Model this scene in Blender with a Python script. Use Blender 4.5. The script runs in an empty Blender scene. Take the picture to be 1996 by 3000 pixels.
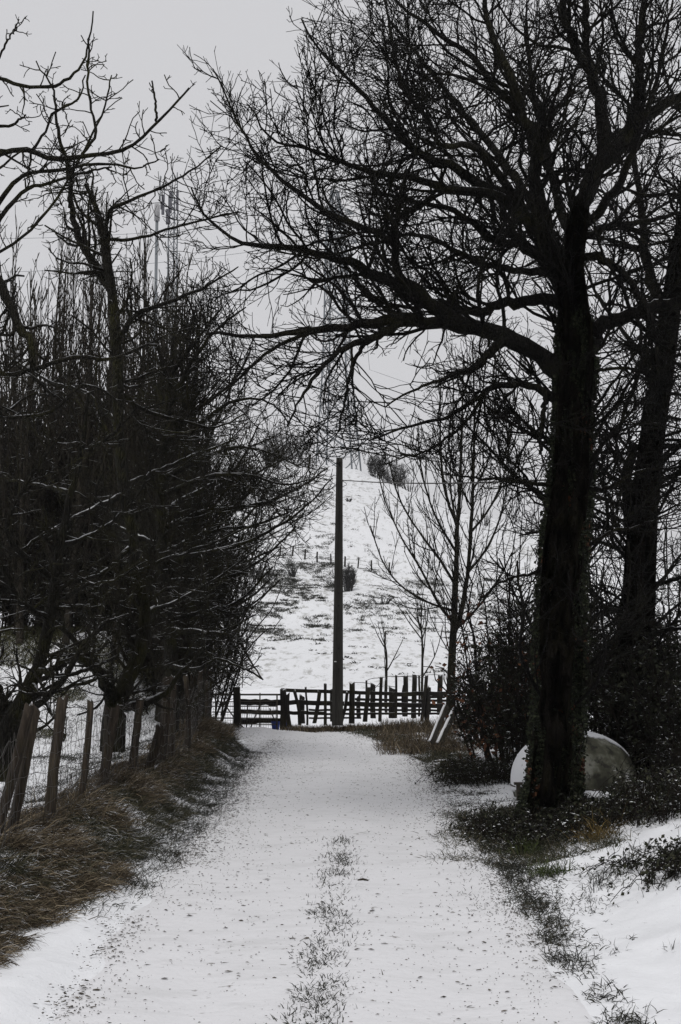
import bpy, math, random
import numpy as np
from mathutils import Vector, Matrix

# ------------------------------------------------------------------ camera, world, light
SC = bpy.context.scene
COL = SC.collection
R = math.radians
FPX = 3500.0            # focal length in photo pixels (photo is 1996 x 3000)
CAMZ = 2.0
HOR = 1880.0
PITCH = math.atan((HOR - 1500.0) / FPX)
cd = bpy.data.cameras.new("camera")
cam = bpy.data.objects.new("camera", cd)
COL.objects.link(cam)
cam.location = (0, 0, CAMZ)
cam.rotation_euler = (R(90) + PITCH, 0, 0)
cd.sensor_fit = 'VERTICAL'
cd.sensor_height = 36.0
cd.lens = 36.0 * FPX / 3000.0
cd.clip_start = 0.05
cd.clip_end = 6000
SC.camera = cam

w = bpy.data.worlds.new("World")
SC.world = w
w.use_nodes = True
nt = w.node_tree
bg = nt.nodes['Background']
sky = nt.nodes.new('ShaderNodeTexSky')
sky.sky_type = 'NISHITA'
sky.sun_disc = False
sky.sun_elevation = R(61)
sky.sun_rotation = R(195)
sky.dust_density = 6.0
hs = nt.nodes.new('ShaderNodeHueSaturation')
hs.inputs['Saturation'].default_value = 0.15
mx = nt.nodes.new('ShaderNodeMix'); mx.data_type = 'RGBA'
mx.inputs[0].default_value = 0.93                      # thick cloud cover
mx.inputs[7].default_value = (6.55, 6.55, 6.78, 1)
nt.links.new(sky.outputs[0], hs.inputs['Color'])
nt.links.new(hs.outputs[0], mx.inputs[6])
nt.links.new(mx.outputs[2], bg.inputs['Color'])
bg.inputs['Strength'].default_value = 0.1

sd = bpy.data.lights.new("sun", 'SUN')
sd.energy = 1.5
sd.angle = R(22)
sd.color = (1.0, 0.98, 0.95)
sun = bpy.data.objects.new("sun", sd)
COL.objects.link(sun)
sun.rotation_euler = (R(29), 0, R(-15))

SC.view_settings.view_transform = 'Standard'
SC.view_settings.look = 'None'
SC.view_settings.gamma = 1
SC.view_settings.exposure = 0
HAZE = True
SC.cycles.max_bounces = 5
SC.cycles.diffuse_bounces = 3

# ------------------------------------------------------------------ helpers
cp, sp = math.cos(PITCH), math.sin(PITCH)
def P(px, py, Y):
    """world point seen at photo pixel (px,py) standing Y metres ahead"""
    u = (px - 998.0) / FPX; v = (1500.0 - py) / FPX
    dy = cp - v * sp; dz = sp + v * cp
    return np.array([u / dy * Y, Y, CAMZ + dz / dy * Y])

def sstep(a, b, x):
    t = np.clip((x - a) / (b - a), 0, 1)
    return t * t * (3 - 2 * t)

class VN:   # lattice value noise
    def __init__(s, seed):
        s.t = np.random.default_rng(seed).random((256, 256))
    def __call__(s, x, y):
        xi = np.floor(x).astype(int); yi = np.floor(y).astype(int)
        fx = x - xi; fy = y - yi
        fx = fx * fx * (3 - 2 * fx); fy = fy * fy * (3 - 2 * fy)
        a = s.t[xi % 256, yi % 256]; b = s.t[(xi + 1) % 256, yi % 256]
        c = s.t[xi % 256, (yi + 1) % 256]; d = s.t[(xi + 1) % 256, (yi + 1) % 256]
        return (a * (1 - fx) + b * fx) * (1 - fy) + (c * (1 - fx) + d * fx) * fy - 0.5
N1, N2, N3, N4 = VN(1), VN(2), VN(3), VN(4)

YK = [-50, 0, 28, 32, 45, 70, 100, 140, 170, 200, 213, 235, 300, 600, 2500]
ZK = [0, 0, 0, -.55, -.75, .5, 2.9, 11.2, 19.8, 30, 32.5, 31, 18, 4, 0]
_yy = np.linspace(-50, 600, 1301)
_zz = np.interp(_yy, YK, ZK)
_k = np.exp(-0.5 * (np.arange(-16, 17) / 6.0) ** 2); _k /= _k.sum()
_zs = np.convolve(np.pad(_zz, 16, mode='edge'), _k, 'valid')
_k2 = np.exp(-0.5 * (np.arange(-4, 5) / 1.5) ** 2); _k2 /= _k2.sum()
_zn = np.convolve(np.pad(_zz, 4, mode='edge'), _k2, 'valid')
XM = [-400, -60, -18, -7, 3, 11, 19, 32, 57, 100, 400]
MM = [1.2, 1.22, 1.14, 1.05, 1, .90, .78, .70, .48, .3, .2]
def road_c(y):
    return np.interp(y, [-50, 20, 23, 26, 28, 32, 40], [-.05, -.1, -.3, -.9, -1.6, -3.0, -6])
def bank_foot(y):
    return np.interp(y, [0, 5, 8, 10, 12, 22, 25, 28, 32], [-2.6, -2.5, -2.15, -1.85, -1.68, -1.72, -2.2, -2.9, -4.5])
def G(x, y):
    x = np.asarray(x, float); y = np.asarray(y, float)
    z0 = np.where(y < 60, np.interp(y, _yy, _zn), np.interp(y, _yy, _zs))
    z0 = np.where(y < 50, np.interp(y, _yy, _zn), z0 * 1.0)
    t = sstep(50, 64, y)
    z0 = np.interp(y, _yy, _zn) * (1 - t) + np.interp(y, _yy, _zs) * t
    m = np.interp(x, XM, MM)
    z = np.where(z0 > 0, z0 * (1 + (m - 1) * sstep(60, 120, y)), z0)
    near = 1 - sstep(28, 36, y)
    # left bank, fence line, field, far bank
    bf = bank_foot(y)
    zl = 0.07 * sstep(-1.5, -1.85, x) + 0.30 * sstep(0.0, 0.75, bf - x) - 0.16 * sstep(1.3, 2.0, bf - x)
    zl = zl + 2.0 * sstep(19.5, 26, y) * sstep(-3.5, -5.0, x) + 0.5 * sstep(-6, -14, x)
    zr = 0.03 * sstep(1.35, 1.7, x) + (0.34 * sstep(1.6, 3.4, x) + .25 * sstep(3.4, 7, x)) * (1 - .6 * sstep(11.5, 14, y))
    z = z + near * (np.where(x < 0, zl, zr))
    off = 1 - sstep(1.75, 1.35, np.abs(x - road_c(y)))
    lump = N1(x * 1.6 + 40, y * 1.3 + 9) * .075 + N2(x * 4.1, y * 3.6) * .04 + N3(x * 9, y * 8) * .02
    z = z + near * (off * lump + (1 - off) * (N1(x * 1.1, y * .4) * .018 + N2(x * 3, y * 2) * .006))
    far = sstep(34, 70, y)
    z = z + far * (N3(x * .07, y * .07) * 1.1 + N4(x * .35 + 7, y * .22) * .35 + N2(x * 1.1, y * .5) * .12)
    rx = x - road_c(y)
    z = z - near * (.022 * np.exp(-((np.abs(rx + .03) - .72) / .24) ** 2) - .012 * np.exp(-(rx / .2) ** 2)) * (1 + .8 * N3(x * 2, y * .7)) + near * (N4(x * 14, y * 11) * .006 + N3(x * 30, y * 24) * .003)
    # sheep terraces on the hill
    terr = sstep(115, 135, y) * (1 - sstep(165, 185, y))
    z = z + terr * .35 * np.sin((z + x * .18) * 2.6 + 2 * N1(x * .1, y * .1))
    return z
def hit(px, py, y0=4, y1=260):
    """first ground point on the sight line through a photo pixel"""
    ys = np.concatenate([np.arange(y0, 30, .05), np.arange(30, y1, .5)]) if y0 < 30 else np.arange(y0, y1, .5)
    a = P(px, py, 1.0) - np.array([0, 0, CAMZ])
    X = a[0] * ys; Z = CAMZ + a[2] * ys
    g = G(X, ys)
    k = np.where(Z <= g)[0]
    i = k[0] if len(k) else int(np.argmin(np.where(ys > max(y0, 40), Z - g, 1e9)))
    return np.array([X[i], ys[i], float(g[i])])
def gz(x, y): return float(G(x, y))

def mesh_np(name, V, loops, nper, mat, parent=None, smooth=True):
    """V (n,3); loops flat vertex ids; nper = vertices per face (int or array)"""
    me = bpy.data.meshes.new(name)
    V = np.ascontiguousarray(V, dtype=np.float32); loops = np.ascontiguousarray(loops, dtype=np.int32).ravel()
    if np.isscalar(nper): nf = len(loops) // nper; tot = np.full(nf, nper, np.int32)
    else: tot = np.asarray(nper, np.int32); nf = len(tot)
    st = np.concatenate([[0], np.cumsum(tot)[:-1]]).astype(np.int32)
    me.vertices.add(len(V)); me.vertices.foreach_set('co', V.ravel())
    me.loops.add(len(loops)); me.loops.foreach_set('vertex_index', loops)
    me.polygons.add(nf); me.polygons.foreach_set('loop_start', st); me.polygons.foreach_set('loop_total', tot)
    me.polygons.foreach_set('use_smooth', np.full(nf, smooth, bool))
    me.update(calc_edges=True)
    me.validate(verbose=False)
    if mat: me.materials.append(mat)
    o = bpy.data.objects.new(name, me); COL.objects.link(o)
    if parent is not None: o.parent = parent; o.matrix_parent_inverse = parent.matrix_world.inverted()
    return o

def tag(o, label=None, cat=None, group=None, kind=None):
    if label: o['label'] = label
    if cat: o['category'] = cat
    if group: o['group'] = group
    if kind: o['kind'] = kind
    return o
def thing(name, loc, label, cat, group=None):
    o = bpy.data.objects.new(name, None); COL.objects.link(o)
    o.empty_display_size = .1
    o.location = Vector([float(v) for v in loc])
    o.matrix_world = Matrix.Translation(o.location)
    return tag(o, label, cat, group)

# ---------- tubes
def tube_arrays(pts, rad, S):
    N, K, _ = pts.shape
    tan = np.empty_like(pts)
    tan[:, 1:-1] = pts[:, 2:] - pts[:, :-2]; tan[:, 0] = pts[:, 1] - pts[:, 0]; tan[:, -1] = pts[:, -1] - pts[:, -2]
    tan /= (np.linalg.norm(tan, axis=2, keepdims=True) + 1e-9)
    ov = pts[:, -1] - pts[:, 0]
    ax = np.abs(ov); ref = np.zeros((N, 3))
    ref[np.arange(N), np.argmin(ax, 1)] = 1
    a = np.cross(tan, ref[:, None, :]); a /= (np.linalg.norm(a, axis=2, keepdims=True) + 1e-9)
    b = np.cross(tan, a)
    th = np.arange(S) * 2 * math.pi / S
    V = pts[:, :, None, :] + rad[:, :, None, None] * (np.cos(th)[None, None, :, None] * a[:, :, None, :] + np.sin(th)[None, None, :, None] * b[:, :, None, :])
    n = np.arange(N)[:, None, None] * (K * S); k = np.arange(K - 1)[None, :, None] * S; s = np.arange(S)[None, None, :]; s2 = (s + 1) % S
    F = np.stack([n + k + s, n + k + s2, n + k + S + s2, n + k + S + s], -1)
    return V.reshape(-1, 3), F.reshape(-1, 4)
def tubes(name, batches, mat, parent=None):
    """batches: list of (pts, rad, sides)"""
    Vs, Fs, off = [], [], 0
    for pts, rad, S in batches:
        if len(pts) == 0: continue
        V, F = tube_arrays(pts, rad, S)
        Vs.append(V); Fs.append(F + off); off += len(V)
    return mesh_np(name, np.concatenate(Vs), np.concatenate(Fs), 4, mat, parent)

def spline(p, K):
    """Catmull-Rom resample of control rows p (n,m) to K rows"""
    p = np.asarray(p, float); n = len(p)
    q = np.vstack([2 * p[0] - p[1], p, 2 * p[-1] - p[-2]])
    t = np.linspace(0, n - 1 - 1e-9, K); i = t.astype(int); f = (t - i)[:, None]
    a, b, c, d = q[i], q[i + 1], q[i + 2], q[i + 3]
    return .5 * ((2 * b) + (-a + c) * f + (2 * a - 5 * b + 4 * c - d) * f ** 2 + (-a + 3 * b - 3 * c + d) * f ** 3)
def trace(rows, D, K=22, wob=0.02, rng=None):
    """rows (px, py, width_px[, dY]) -> pts (K,3), rad (K)"""
    L = []
    for r in rows:
        dY = r[3] if len(r) > 3 else 0
        p = P(r[0], r[1], D + dY); L.append([*p, r[2] / 2 * (D + dY) / FPX])
    s = spline(L, K)
    if rng is not None:
        n = rng.normal(0, 1, (K, 3)); n[0] = 0
        s[:, :3] += n * wob * np.clip(s[:, 3:4] * 12, .3, 1)
        s[:, 3] *= 1 + rng.normal(0, .05, K)
    return s[:, :3], np.maximum(s[:, 3], .004)

def inpoly(poly, x, y):
    poly = np.asarray(poly); r = np.zeros(len(x), bool); j = len(poly) - 1
    for i in range(len(poly)):
        xi, yi = poly[i]; xj, yj = poly[j]
        c = ((yi > y) != (yj > y)) & (x < (xj - xi) * (y - yi) / (yj - yi + 1e-12) + xi)
        r ^= c; j = i
    return r

def spawn(B, rng, spacing, length, lprop=0.0, ang=(35, 65), K=5, wig=.25, up=.05, ratio=.55, rmin=.005, rmax=1, t0=.1, taper=.45, env=None, flat=1.0, bias=None, tipfall=.5):
    pts, rad = B
    if len(pts) == 0: return (np.zeros((0, K, 3)), np.zeros((0, K)))
    N, KP, _ = pts.shape
    seg = np.linalg.norm(np.diff(pts, axis=1), axis=2); Ls = seg.sum(1)
    n = np.floor(Ls * (1 - t0) / spacing + rng.random(N)).astype(int)
    pi = np.repeat(np.arange(N), n); M = len(pi)
    t = t0 + (1 - t0) * rng.random(M)
    f = t * (KP - 1) * .9999; i = f.astype(int); f = (f - i)[:, None]
    p0 = pts[pi, i] * (1 - f) + pts[pi, i + 1] * f
    r = rad[pi, i] * (1 - f[:, 0]) + rad[pi, i + 1] * f[:, 0]
    T = pts[pi, i + 1] - pts[pi, i]; T /= np.linalg.norm(T, axis=1, keepdims=True) + 1e-9
    rv = rng.normal(0, 1, (M, 3)); rv[:, 1] *= flat
    pr = np.cross(T, rv); pr = np.cross(pr, T) * 1.0; pr /= np.linalg.norm(pr, axis=1, keepdims=True) + 1e-9
    a = np.radians(rng.uniform(ang[0], ang[1], M))[:, None]
    d = np.cos(a) * T + np.sin(a) * pr
    if bias is not None: d = d + np.asarray(bias)
    d /= np.linalg.norm(d, axis=1, keepdims=True)
    L = (length + lprop * Ls[pi]) * (1 - tipfall * t) * rng.uniform(.5, 1.25, M)
    out = np.empty((M, K, 3)); out[:, 0] = p0
    st = (L / (K - 1))[:, None]
    for k in range(1, K):
        d = d + rng.normal(0, wig, (M, 3)); d[:, 2] += up
        d /= np.linalg.norm(d, axis=1, keepdims=True)
        out[:, k] = out[:, k - 1] + d * st
    r0 = np.clip(r * ratio * rng.uniform(.8, 1.1, M), rmin, rmax)
    rr = np.maximum(r0[:, None] * np.linspace(1, taper, K)[None], rmin * .75)
    if env is not None:
        def ok(q): return env(q)
        tip = ok(out[:, -1]); mid = ok(out[:, K // 2]); base = ok(out[:, 0])
        short = mid & ~tip
        out[short] = out[short][:, :1] + (out[short] - out[short][:, :1]) * .55
        tip = ok(out[:, -1])
        keep = tip
        out, rr = out[keep], rr[keep]
    return out, rr

def envelope(D, polys, holes=(), tol=0):
    """crown outline standing upright at distance D (x,z polygon in the world)"""
    W = [[(P(a, b, D)[0], P(a, b, D)[2]) for a, b in pl] for pl in polys]
    H = [[(P(a, b, D)[0], P(a, b, D)[2]) for a, b in pl] for pl in holes]
    def f(q):
        m = np.zeros(len(q), bool)
        for w_ in W: m |= inpoly(w_, q[:, 0], q[:, 2])
        for h_ in H: m &= ~inpoly(h_, q[:, 0], q[:, 2])
        return m
    return f

# ---------- grass blades
def blades(name, base, dirs, length, width, mat, rng, parent=None, droop=.9):
    """base (n,3), dirs (n,3) unit start directions; 3-segment bent blades"""
    n = len(base)
    side = np.cross(dirs, np.stack([rng.normal(0, 1, n), rng.normal(0, 1, n), np.zeros(n) + .2], 1))
    side /= np.linalg.norm(side, axis=1, keepdims=True) + 1e-9
    L = length[:, None]; Wd = width[:, None] / 2
    d2 = dirs.copy(); d2[:, 2] -= droop * rng.uniform(.2, 1, n); d2 /= np.linalg.norm(d2, axis=1, keepdims=True)
    d3 = d2.copy(); d3[:, 2] -= droop * rng.uniform(.2, 1, n); d3 /= np.linalg.norm(d3, axis=1, keepdims=True)
    p1 = base + dirs * L * .35; p2 = p1 + d2 * L * .35; p3 = p2 + d3 * L * .3
    V = np.stack([base - side * Wd, base + side * Wd, p1 - side * Wd * .9, p1 + side * Wd * .9, p2 - side * Wd * .6, p2 + side * Wd * .6, p3], 1)
    o = (np.arange(n) * 7)[:, None]
    F = np.concatenate([o + np.array([[0, 1, 3, 2]]), o + np.array([[2, 3, 5, 4]]), o + np.array([[4, 5, 6, 6]])], 1)
    q = F[:, :8].reshape(-1); tr = F[:, 8:11].reshape(-1)
    nper = np.concatenate([np.full(2 * n, 4), np.full(n, 3)])
    return mesh_np(name, V.reshape(-1, 3), np.concatenate([q, tr]), nper, mat, parent, smooth=False)

# ---------- free-form collector
class MB:
    def __init__(s): s.v = []; s.f = []; s.n = 0
    def add(s, V, F):
        s.v.append(np.asarray(V, float)); s.f += [tuple(i + s.n for i in f) for f in F]; s.n += len(V)
    def beam(s, p0, p1, wx, wz, up=(0, 0, 1), jit=0, rng=None, seg=1):
        p0 = np.asarray(p0, float); p1 = np.asarray(p1, float); d = p1 - p0; d /= np.linalg.norm(d)
        up = np.asarray(up, float)
        if abs(np.dot(d, up)) > .95: up = np.array([0, 1., 0])
        a = np.cross(d, up); a /= np.linalg.norm(a); b = np.cross(a, d)
        c = .18
        prof = [(-1, -1 + c), (-1 + c, -1), (1 - c, -1), (1, -1 + c), (1, 1 - c), (1 - c, 1), (-1 + c, 1), (-1, 1 - c)]
        V = []
        for k in range(seg + 1):
            q = p0 + (p1 - p0) * k / seg
            j = rng.normal(0, jit, 3) if (rng is not None and jit) else 0
            for (x, y) in prof: V.append(q + j + a * x * wx / 2 + b * y * wz / 2)
        F = []
        for k in range(seg):
            o = k * 8
            for i in range(8): F.append((o + i, o + (i + 1) % 8, o + 8 + (i + 1) % 8, o + 8 + i))
        F.append(tuple(range(7, -1, -1))); F.append(tuple(range(seg * 8, seg * 8 + 8)))
        s.add(V, F)
    def rough_post(s, p0, p1, r, rng, S=9, K=9, lean=0.15, sq=.25):
        p0 = np.asarray(p0, float); p1 = np.asarray(p1, float)
        prof = 1 + rng.normal(0, .16, S); th0 = rng.random() * 6.28
        V = []
        bow = rng.normal(0, .014, 3)
        for k in range(K):
            t = k / (K - 1); c = p0 + (p1 - p0) * t + bow * math.sin(t * math.pi) + rng.normal(0, .002, 3)
            for i in range(S):
                th = th0 + i * 2 * math.pi / S
                rr = r * prof[i] * (1 + rng.normal(0, .03)) * (1.08 - .12 * t)
                q = c + np.array([math.cos(th) * rr, math.sin(th) * rr, 0])
                if k == K - 1: q[2] += rng.normal(0, r * .35) + math.cos(th) * r * lean
                V.append(q)
        F = [(k * S + i, k * S + (i + 1) % S, (k + 1) * S + (i + 1) % S, (k + 1) * S + i) for k in range(K - 1) for i in range(S)]
        V.append(p1 - np.array([0, 0, r * .15])); c = len(V) - 1
        F += [((K - 1) * S + i, (K - 1) * S + (i + 1) % S, c) for i in range(S)]
        s.add(V, F)
    def tube(s, pts, r, S=6):
        pts = np.asarray(pts, float)[None]; rad = np.full(pts.shape[:2], r) if np.isscalar(r) else np.asarray(r, float)[None]
        V, F = tube_arrays(pts, rad, S); s.add(V, [tuple(f) for f in F])
        K = pts.shape[1]; n = s.n - len(V)
        s.f.append(tuple(n + i for i in range(S - 1, -1, -1))); s.f.append(tuple(n + (K - 1) * S + i for i in range(S)))
    def build(s, name, mat, parent=None, smooth=False):
        V = np.concatenate(s.v); loops = np.array([i for f in s.f for i in f]); nper = np.array([len(f) for f in s.f])
        return mesh_np(name, V, loops, nper, mat, parent, smooth)

# ------------------------------------------------------------------ materials
def newmat(name, rough=.85, spec=.2):
    m = bpy.data.materials.new(name); m.use_nodes = True
    b = m.node_tree.nodes['Principled BSDF']
    b.inputs['Roughness'].default_value = rough
    b.inputs['Specular IOR Level'].default_value = spec
    return m, m.node_tree, b
def noise(nt, scale, detail=4, coord='Object', stretch=None, rough=.6):
    tc = nt.nodes.new('ShaderNodeTexCoord'); n = nt.nodes.new('ShaderNodeTexNoise')
    n.inputs['Scale'].default_value = scale; n.inputs['Detail'].default_value = detail; n.inputs['Roughness'].default_value = rough
    if coord == 'World':
        g = nt.nodes.new('ShaderNodeNewGeometry'); src = g.outputs['Position']
    else: src = tc.outputs[coord]
    if stretch:
        mp = nt.nodes.new('ShaderNodeMapping'); mp.inputs['Scale'].default_value = stretch
        nt.links.new(src, mp.inputs['Vector']); src = mp.outputs[0]
    nt.links.new(src, n.inputs['Vector'])
    return n
def ramp(nt, src, stops):
    r = nt.nodes.new('ShaderNodeValToRGB'); e = r.color_ramp.elements
    while len(e) < len(stops): e.new(.5)
    for k, (p, c) in enumerate(stops):
        e[k].position = p; e[k].color = (*c, 1) if not np.isscalar(c) else (c, c, c, 1)
    nt.links.new(src, r.inputs[0]); return r
def mixc(nt, fac, a, b):
    m = nt.nodes.new('ShaderNodeMix'); m.data_type = 'RGBA'
    for s, i in ((fac, 0), (a, 6), (b, 7)):
        if isinstance(s, (tuple, float, int)):
            m.inputs[i].default_value = (*s, 1) if isinstance(s, tuple) else s
        else: nt.links.new(s, m.inputs[i])
    return m.outputs[2]
def math_(nt, op, a, b=0.0, clamp=False):
    m = nt.nodes.new('ShaderNodeMath'); m.operation = op; m.use_clamp = clamp
    for s, i in ((a, 0), (b, 1)):
        if isinstance(s, (float, int)): m.inputs[i].default_value = s
        else: nt.links.new(s, m.inputs[i])
    return m.outputs[0]
def bump(nt, b, h, strength=.4, dist=.02):
    n = nt.nodes.new('ShaderNodeBump'); n.inputs['Strength'].default_value = strength; n.inputs['Distance'].default_value = dist
    nt.links.new(h, n.inputs['Height']); nt.links.new(n.outputs[0], b.inputs['Normal'])
def snowfac(nt, lo, hi, nscale=9, namp=.5, dirv=(0, 0, 1)):
    """0..1 where the surface looks up: lying snow"""
    g = nt.nodes.new('ShaderNodeNewGeometry')
    d = nt.nodes.new('ShaderNodeVectorMath'); d.operation = 'DOT_PRODUCT'
    nt.links.new(g.outputs['Normal'], d.inputs[0]); d.inputs[1].default_value = dirv
    n = noise(nt, nscale, 3, 'World')
    v = math_(nt, 'ADD', d.outputs['Value'], math_(nt, 'MULTIPLY', math_(nt, 'SUBTRACT', n.outputs[0], .5), namp))
    r = nt.nodes.new('ShaderNodeMapRange'); r.inputs[1].default_value = lo; r.inputs[2].default_value = hi
    nt.links.new(v, r.inputs[0]); return r.outputs[0]
SNOW = (.75, .76, .785)
def bark(name, dark, light, moss=(.035, .034, .010), mossamt=.35, snow=None, sc=22):
    m, nt, b = newmat(name, .9, .15)
    n = noise(nt, sc, 5, 'World', (1, 1, .3)); r = ramp(nt, n.outputs[0], [(.3, dark), (.75, light)])
    n2 = noise(nt, 2.2, 4, 'World'); f = ramp(nt, n2.outputs[0], [(.48, 0.0), (.66, mossamt)])
    c = mixc(nt, f.outputs[0], r.outputs[0], moss)
    if snow: c = mixc(nt, snowfac(nt, snow[0], snow[1], snow[2], snow[3]), c, SNOW)
    nv_ = nt.nodes.new('ShaderNodeTexVoronoi'); nv_.feature = 'DISTANCE_TO_EDGE'; nv_.inputs['Scale'].default_value = 30
    mp = nt.nodes.new('ShaderNodeMapping'); mp.inputs['Scale'].default_value = (1, 1, .28); g_ = nt.nodes.new('ShaderNodeNewGeometry')
    nt.links.new(g_.outputs['Position'], mp.inputs['Vector']); nt.links.new(mp.outputs[0], nv_.inputs['Vector'])
    hgt = math_(nt, 'ADD', math_(nt, 'MINIMUM', math_(nt, 'MULTIPLY', nv_.outputs['Distance'], 4.0), 1.0), math_(nt, 'MULTIPLY', n.outputs[0], .6))
    nt.links.new(c, b.inputs['Base Color']); bump(nt, b, hgt, 1.0, .03)
    return m
M = {}
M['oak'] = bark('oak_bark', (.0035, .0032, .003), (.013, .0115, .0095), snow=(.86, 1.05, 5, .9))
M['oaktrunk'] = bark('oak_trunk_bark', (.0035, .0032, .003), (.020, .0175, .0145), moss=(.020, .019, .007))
M['oaktrunk'].node_tree.nodes['Principled BSDF'].inputs['Specular IOR Level'].default_value = 0.0
M['oaktwig'] = bark('oak_twig', (.0035, .0032, .003), (.010, .009, .0075), mossamt=.2)
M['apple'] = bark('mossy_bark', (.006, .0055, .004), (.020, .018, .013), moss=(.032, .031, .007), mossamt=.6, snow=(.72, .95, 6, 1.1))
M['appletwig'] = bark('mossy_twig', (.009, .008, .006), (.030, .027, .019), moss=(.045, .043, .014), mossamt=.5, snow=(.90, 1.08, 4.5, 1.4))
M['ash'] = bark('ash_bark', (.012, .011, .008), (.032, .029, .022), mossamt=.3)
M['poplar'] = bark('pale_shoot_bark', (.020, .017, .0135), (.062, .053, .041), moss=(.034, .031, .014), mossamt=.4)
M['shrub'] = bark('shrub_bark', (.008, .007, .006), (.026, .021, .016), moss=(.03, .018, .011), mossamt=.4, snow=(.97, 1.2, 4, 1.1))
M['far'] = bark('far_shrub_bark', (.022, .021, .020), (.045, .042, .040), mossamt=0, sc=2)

def snowmat(name, col, specks=0.0, spc=(.05, .05, .035), far=False, worn=False):
    m, nt, b = newmat(name, .75, .3)
    n1 = noise(nt, 1.3, 5, 'World'); c = ramp(nt, n1.outputs[0], [(.3, tuple(v * .94 for v in col)), (.7, col)]).outputs[0]
    n2 = noise(nt, 38, 5, 'World', (1, .6, 1), .7)
    if specks:
        n3 = noise(nt, 3.0 if not far else .12, 3, 'World')
        thr = math_(nt, 'ADD', n2.outputs[0], math_(nt, 'MULTIPLY', math_(nt, 'SUBTRACT', n3.outputs[0], .5), .35))
        f = ramp(nt, thr, [(.68 - specks, 0.0), (.78 - specks, .9)])
        c = mixc(nt, f.outputs[0], c, spc)
    if far:
        n4 = noise(nt, 1.6, 6, 'World', (1, .25, 1.2), .72); n5 = noise(nt, .05, 3, 'World')
        thr = math_(nt, 'ADD', n4.outputs[0], math_(nt, 'MULTIPLY', math_(nt, 'SUBTRACT', n5.outputs[0], .5), .30))
        f = ramp(nt, thr, [(.52, 0.0), (.66, .75)]); c = mixc(nt, f.outputs[0], c, (.20, .195, .17))
    if worn:
        n6 = noise(nt, 2.4, 7, 'World', (.5, 1.6, 1), .75); f = ramp(nt, n6.outputs[0], [(.50, 0.0), (.72, .42)]); c = mixc(nt, f.outputs[0], c, (.42, .42, .42))
        n7 = noise(nt, 26, 3, 'World', (.35, 1, 1), .6); n8 = noise(nt, 1.7, 3, 'World')
        t7 = math_(nt, 'ADD', n7.outputs[0], math_(nt, 'MULTIPLY', math_(nt, 'SUBTRACT', n8.outputs[0], .5), .5)); f = ramp(nt, t7, [(.70, 0.0), (.76, .8)]); c = mixc(nt, f.outputs[0], c, (.12, .11, .095))
    nt.links.new(c, b.inputs['Base Color'])
    nb = noise(nt, 14 if not far else 1.5, 6, 'World'); bump(nt, b, nb.outputs[0], .5, .02 if not far else .25)
    return m
M['snow'] = snowmat('snow', SNOW, specks=.015)
M['path'] = snowmat('trodden_snow', (.68, .68, .70), specks=.03, worn=True)
M['hill'] = snowmat('hill_snow', (.70, .71, .73), far=True)
def plain_snow():
    m, nt, b = newmat('lying_snow', .75, .3); n = noise(nt, 25, 4, 'World')
    b.inputs['Base Color'].default_value = (*SNOW, 1); bump(nt, b, n.outputs[0], .4, .02); return m
M['snowcap'] = plain_snow()

def grassmat(name, stops, snow=None, transl=True):
    m, nt, b = newmat(name, .8, .2)
    g = nt.nodes.new('ShaderNodeNewGeometry'); r = ramp(nt, g.outputs['Random Per Island'], stops)
    c = r.outputs[0]
    if snow: c = mixc(nt, snowfac(nt, *snow), c, SNOW)
    nt.links.new(c, b.inputs['Base Color']); return m
M['dry'] = grassmat('dry_grass', [(0, (.016, .010, .006)), (.45, (.058, .045, .028)), (.8, (.13, .102, .066)), (1, (.27, .22, .15))], snow=(.93, 1.08, 5, .8))
M['green'] = grassmat('green_grass', [(0, (.008, .009, .006)), (.5, (.034, .036, .020)), (.85, (.070, .062, .034)), (1, (.15, .13, .085))], snow=(.90, 1.05, 5, .7))
M['dark'] = grassmat('frozen_grass', [(0, (.008, .008, .007)), (.5, (.022, .023, .017)), (1, (.055, .056, .040))], snow=(.93, 1.08, 5, .6))
M['fresh'] = grassmat('fresh_grass', [(0, (.014, .020, .006)), (.6, (.040, .055, .014)), (1, (.08, .095, .03))])
M['tan'] = grassmat('tan_grass', [(0, (.05, .035, .01)), (1, (.2, .14, .05))])
M['slope'] = grassmat('slope_grass', [(0, (.02, .022, .010)), (.5, (.055, .058, .026)), (1, (.13, .12, .06))], snow=(.95, 1.1, 4, .8))
M['litter'] = grassmat('leaf_litter', [(0, (.012, .010, .008)), (.6, (.035, .028, .020)), (1, (.09, .075, .055))])
M['brownleaf'] = grassmat('brown_leaf', [(0, (.035, .014, .008)), (.6, (.085, .035, .017)), (1, (.16, .07, .035))])
M['darkleaf'] = grassmat('dark_leaf', [(0, (.008, .009, .006)), (.7, (.022, .025, .013)), (1, (.05, .05, .03))], snow=(.86, 1.0, 6, .8))
M['ivy'] = grassmat('ivy_leaf', [(0, (.005, .006, .0035)), (.7, (.020, .026, .012)), (1, (.05, .055, .03))], snow=(1.0, 1.2, 4, .9))
def woodmat(name, a, b_, c_, moss=.25, snow=None):
    m, nt, b = newmat(name, .85, .2)
    n = noise(nt, 14, 6, 'World', (3, 3, .25), .65); r = ramp(nt, n.outputs[0], [(.3, a), (.55, b_), (.8, c_)])
    n2 = noise(nt, 3, 4, 'World'); f = ramp(nt, n2.outputs[0], [(.5, 0.0), (.65, moss)])
    c = mixc(nt, f.outputs[0], r.outputs[0], (.05, .045, .015))
    if snow: c = mixc(nt, snowfac(nt, *snow), c, SNOW)
    nt.links.new(c, b.inputs['Base Color']); bump(nt, b, n.outputs[0], .8, .02); return m
M['post'] = woodmat('weathered_post', (.009, .007, .005), (.034, .026, .019), (.10, .078, .056), snow=(.9, 1.02, 8, .5))
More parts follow.
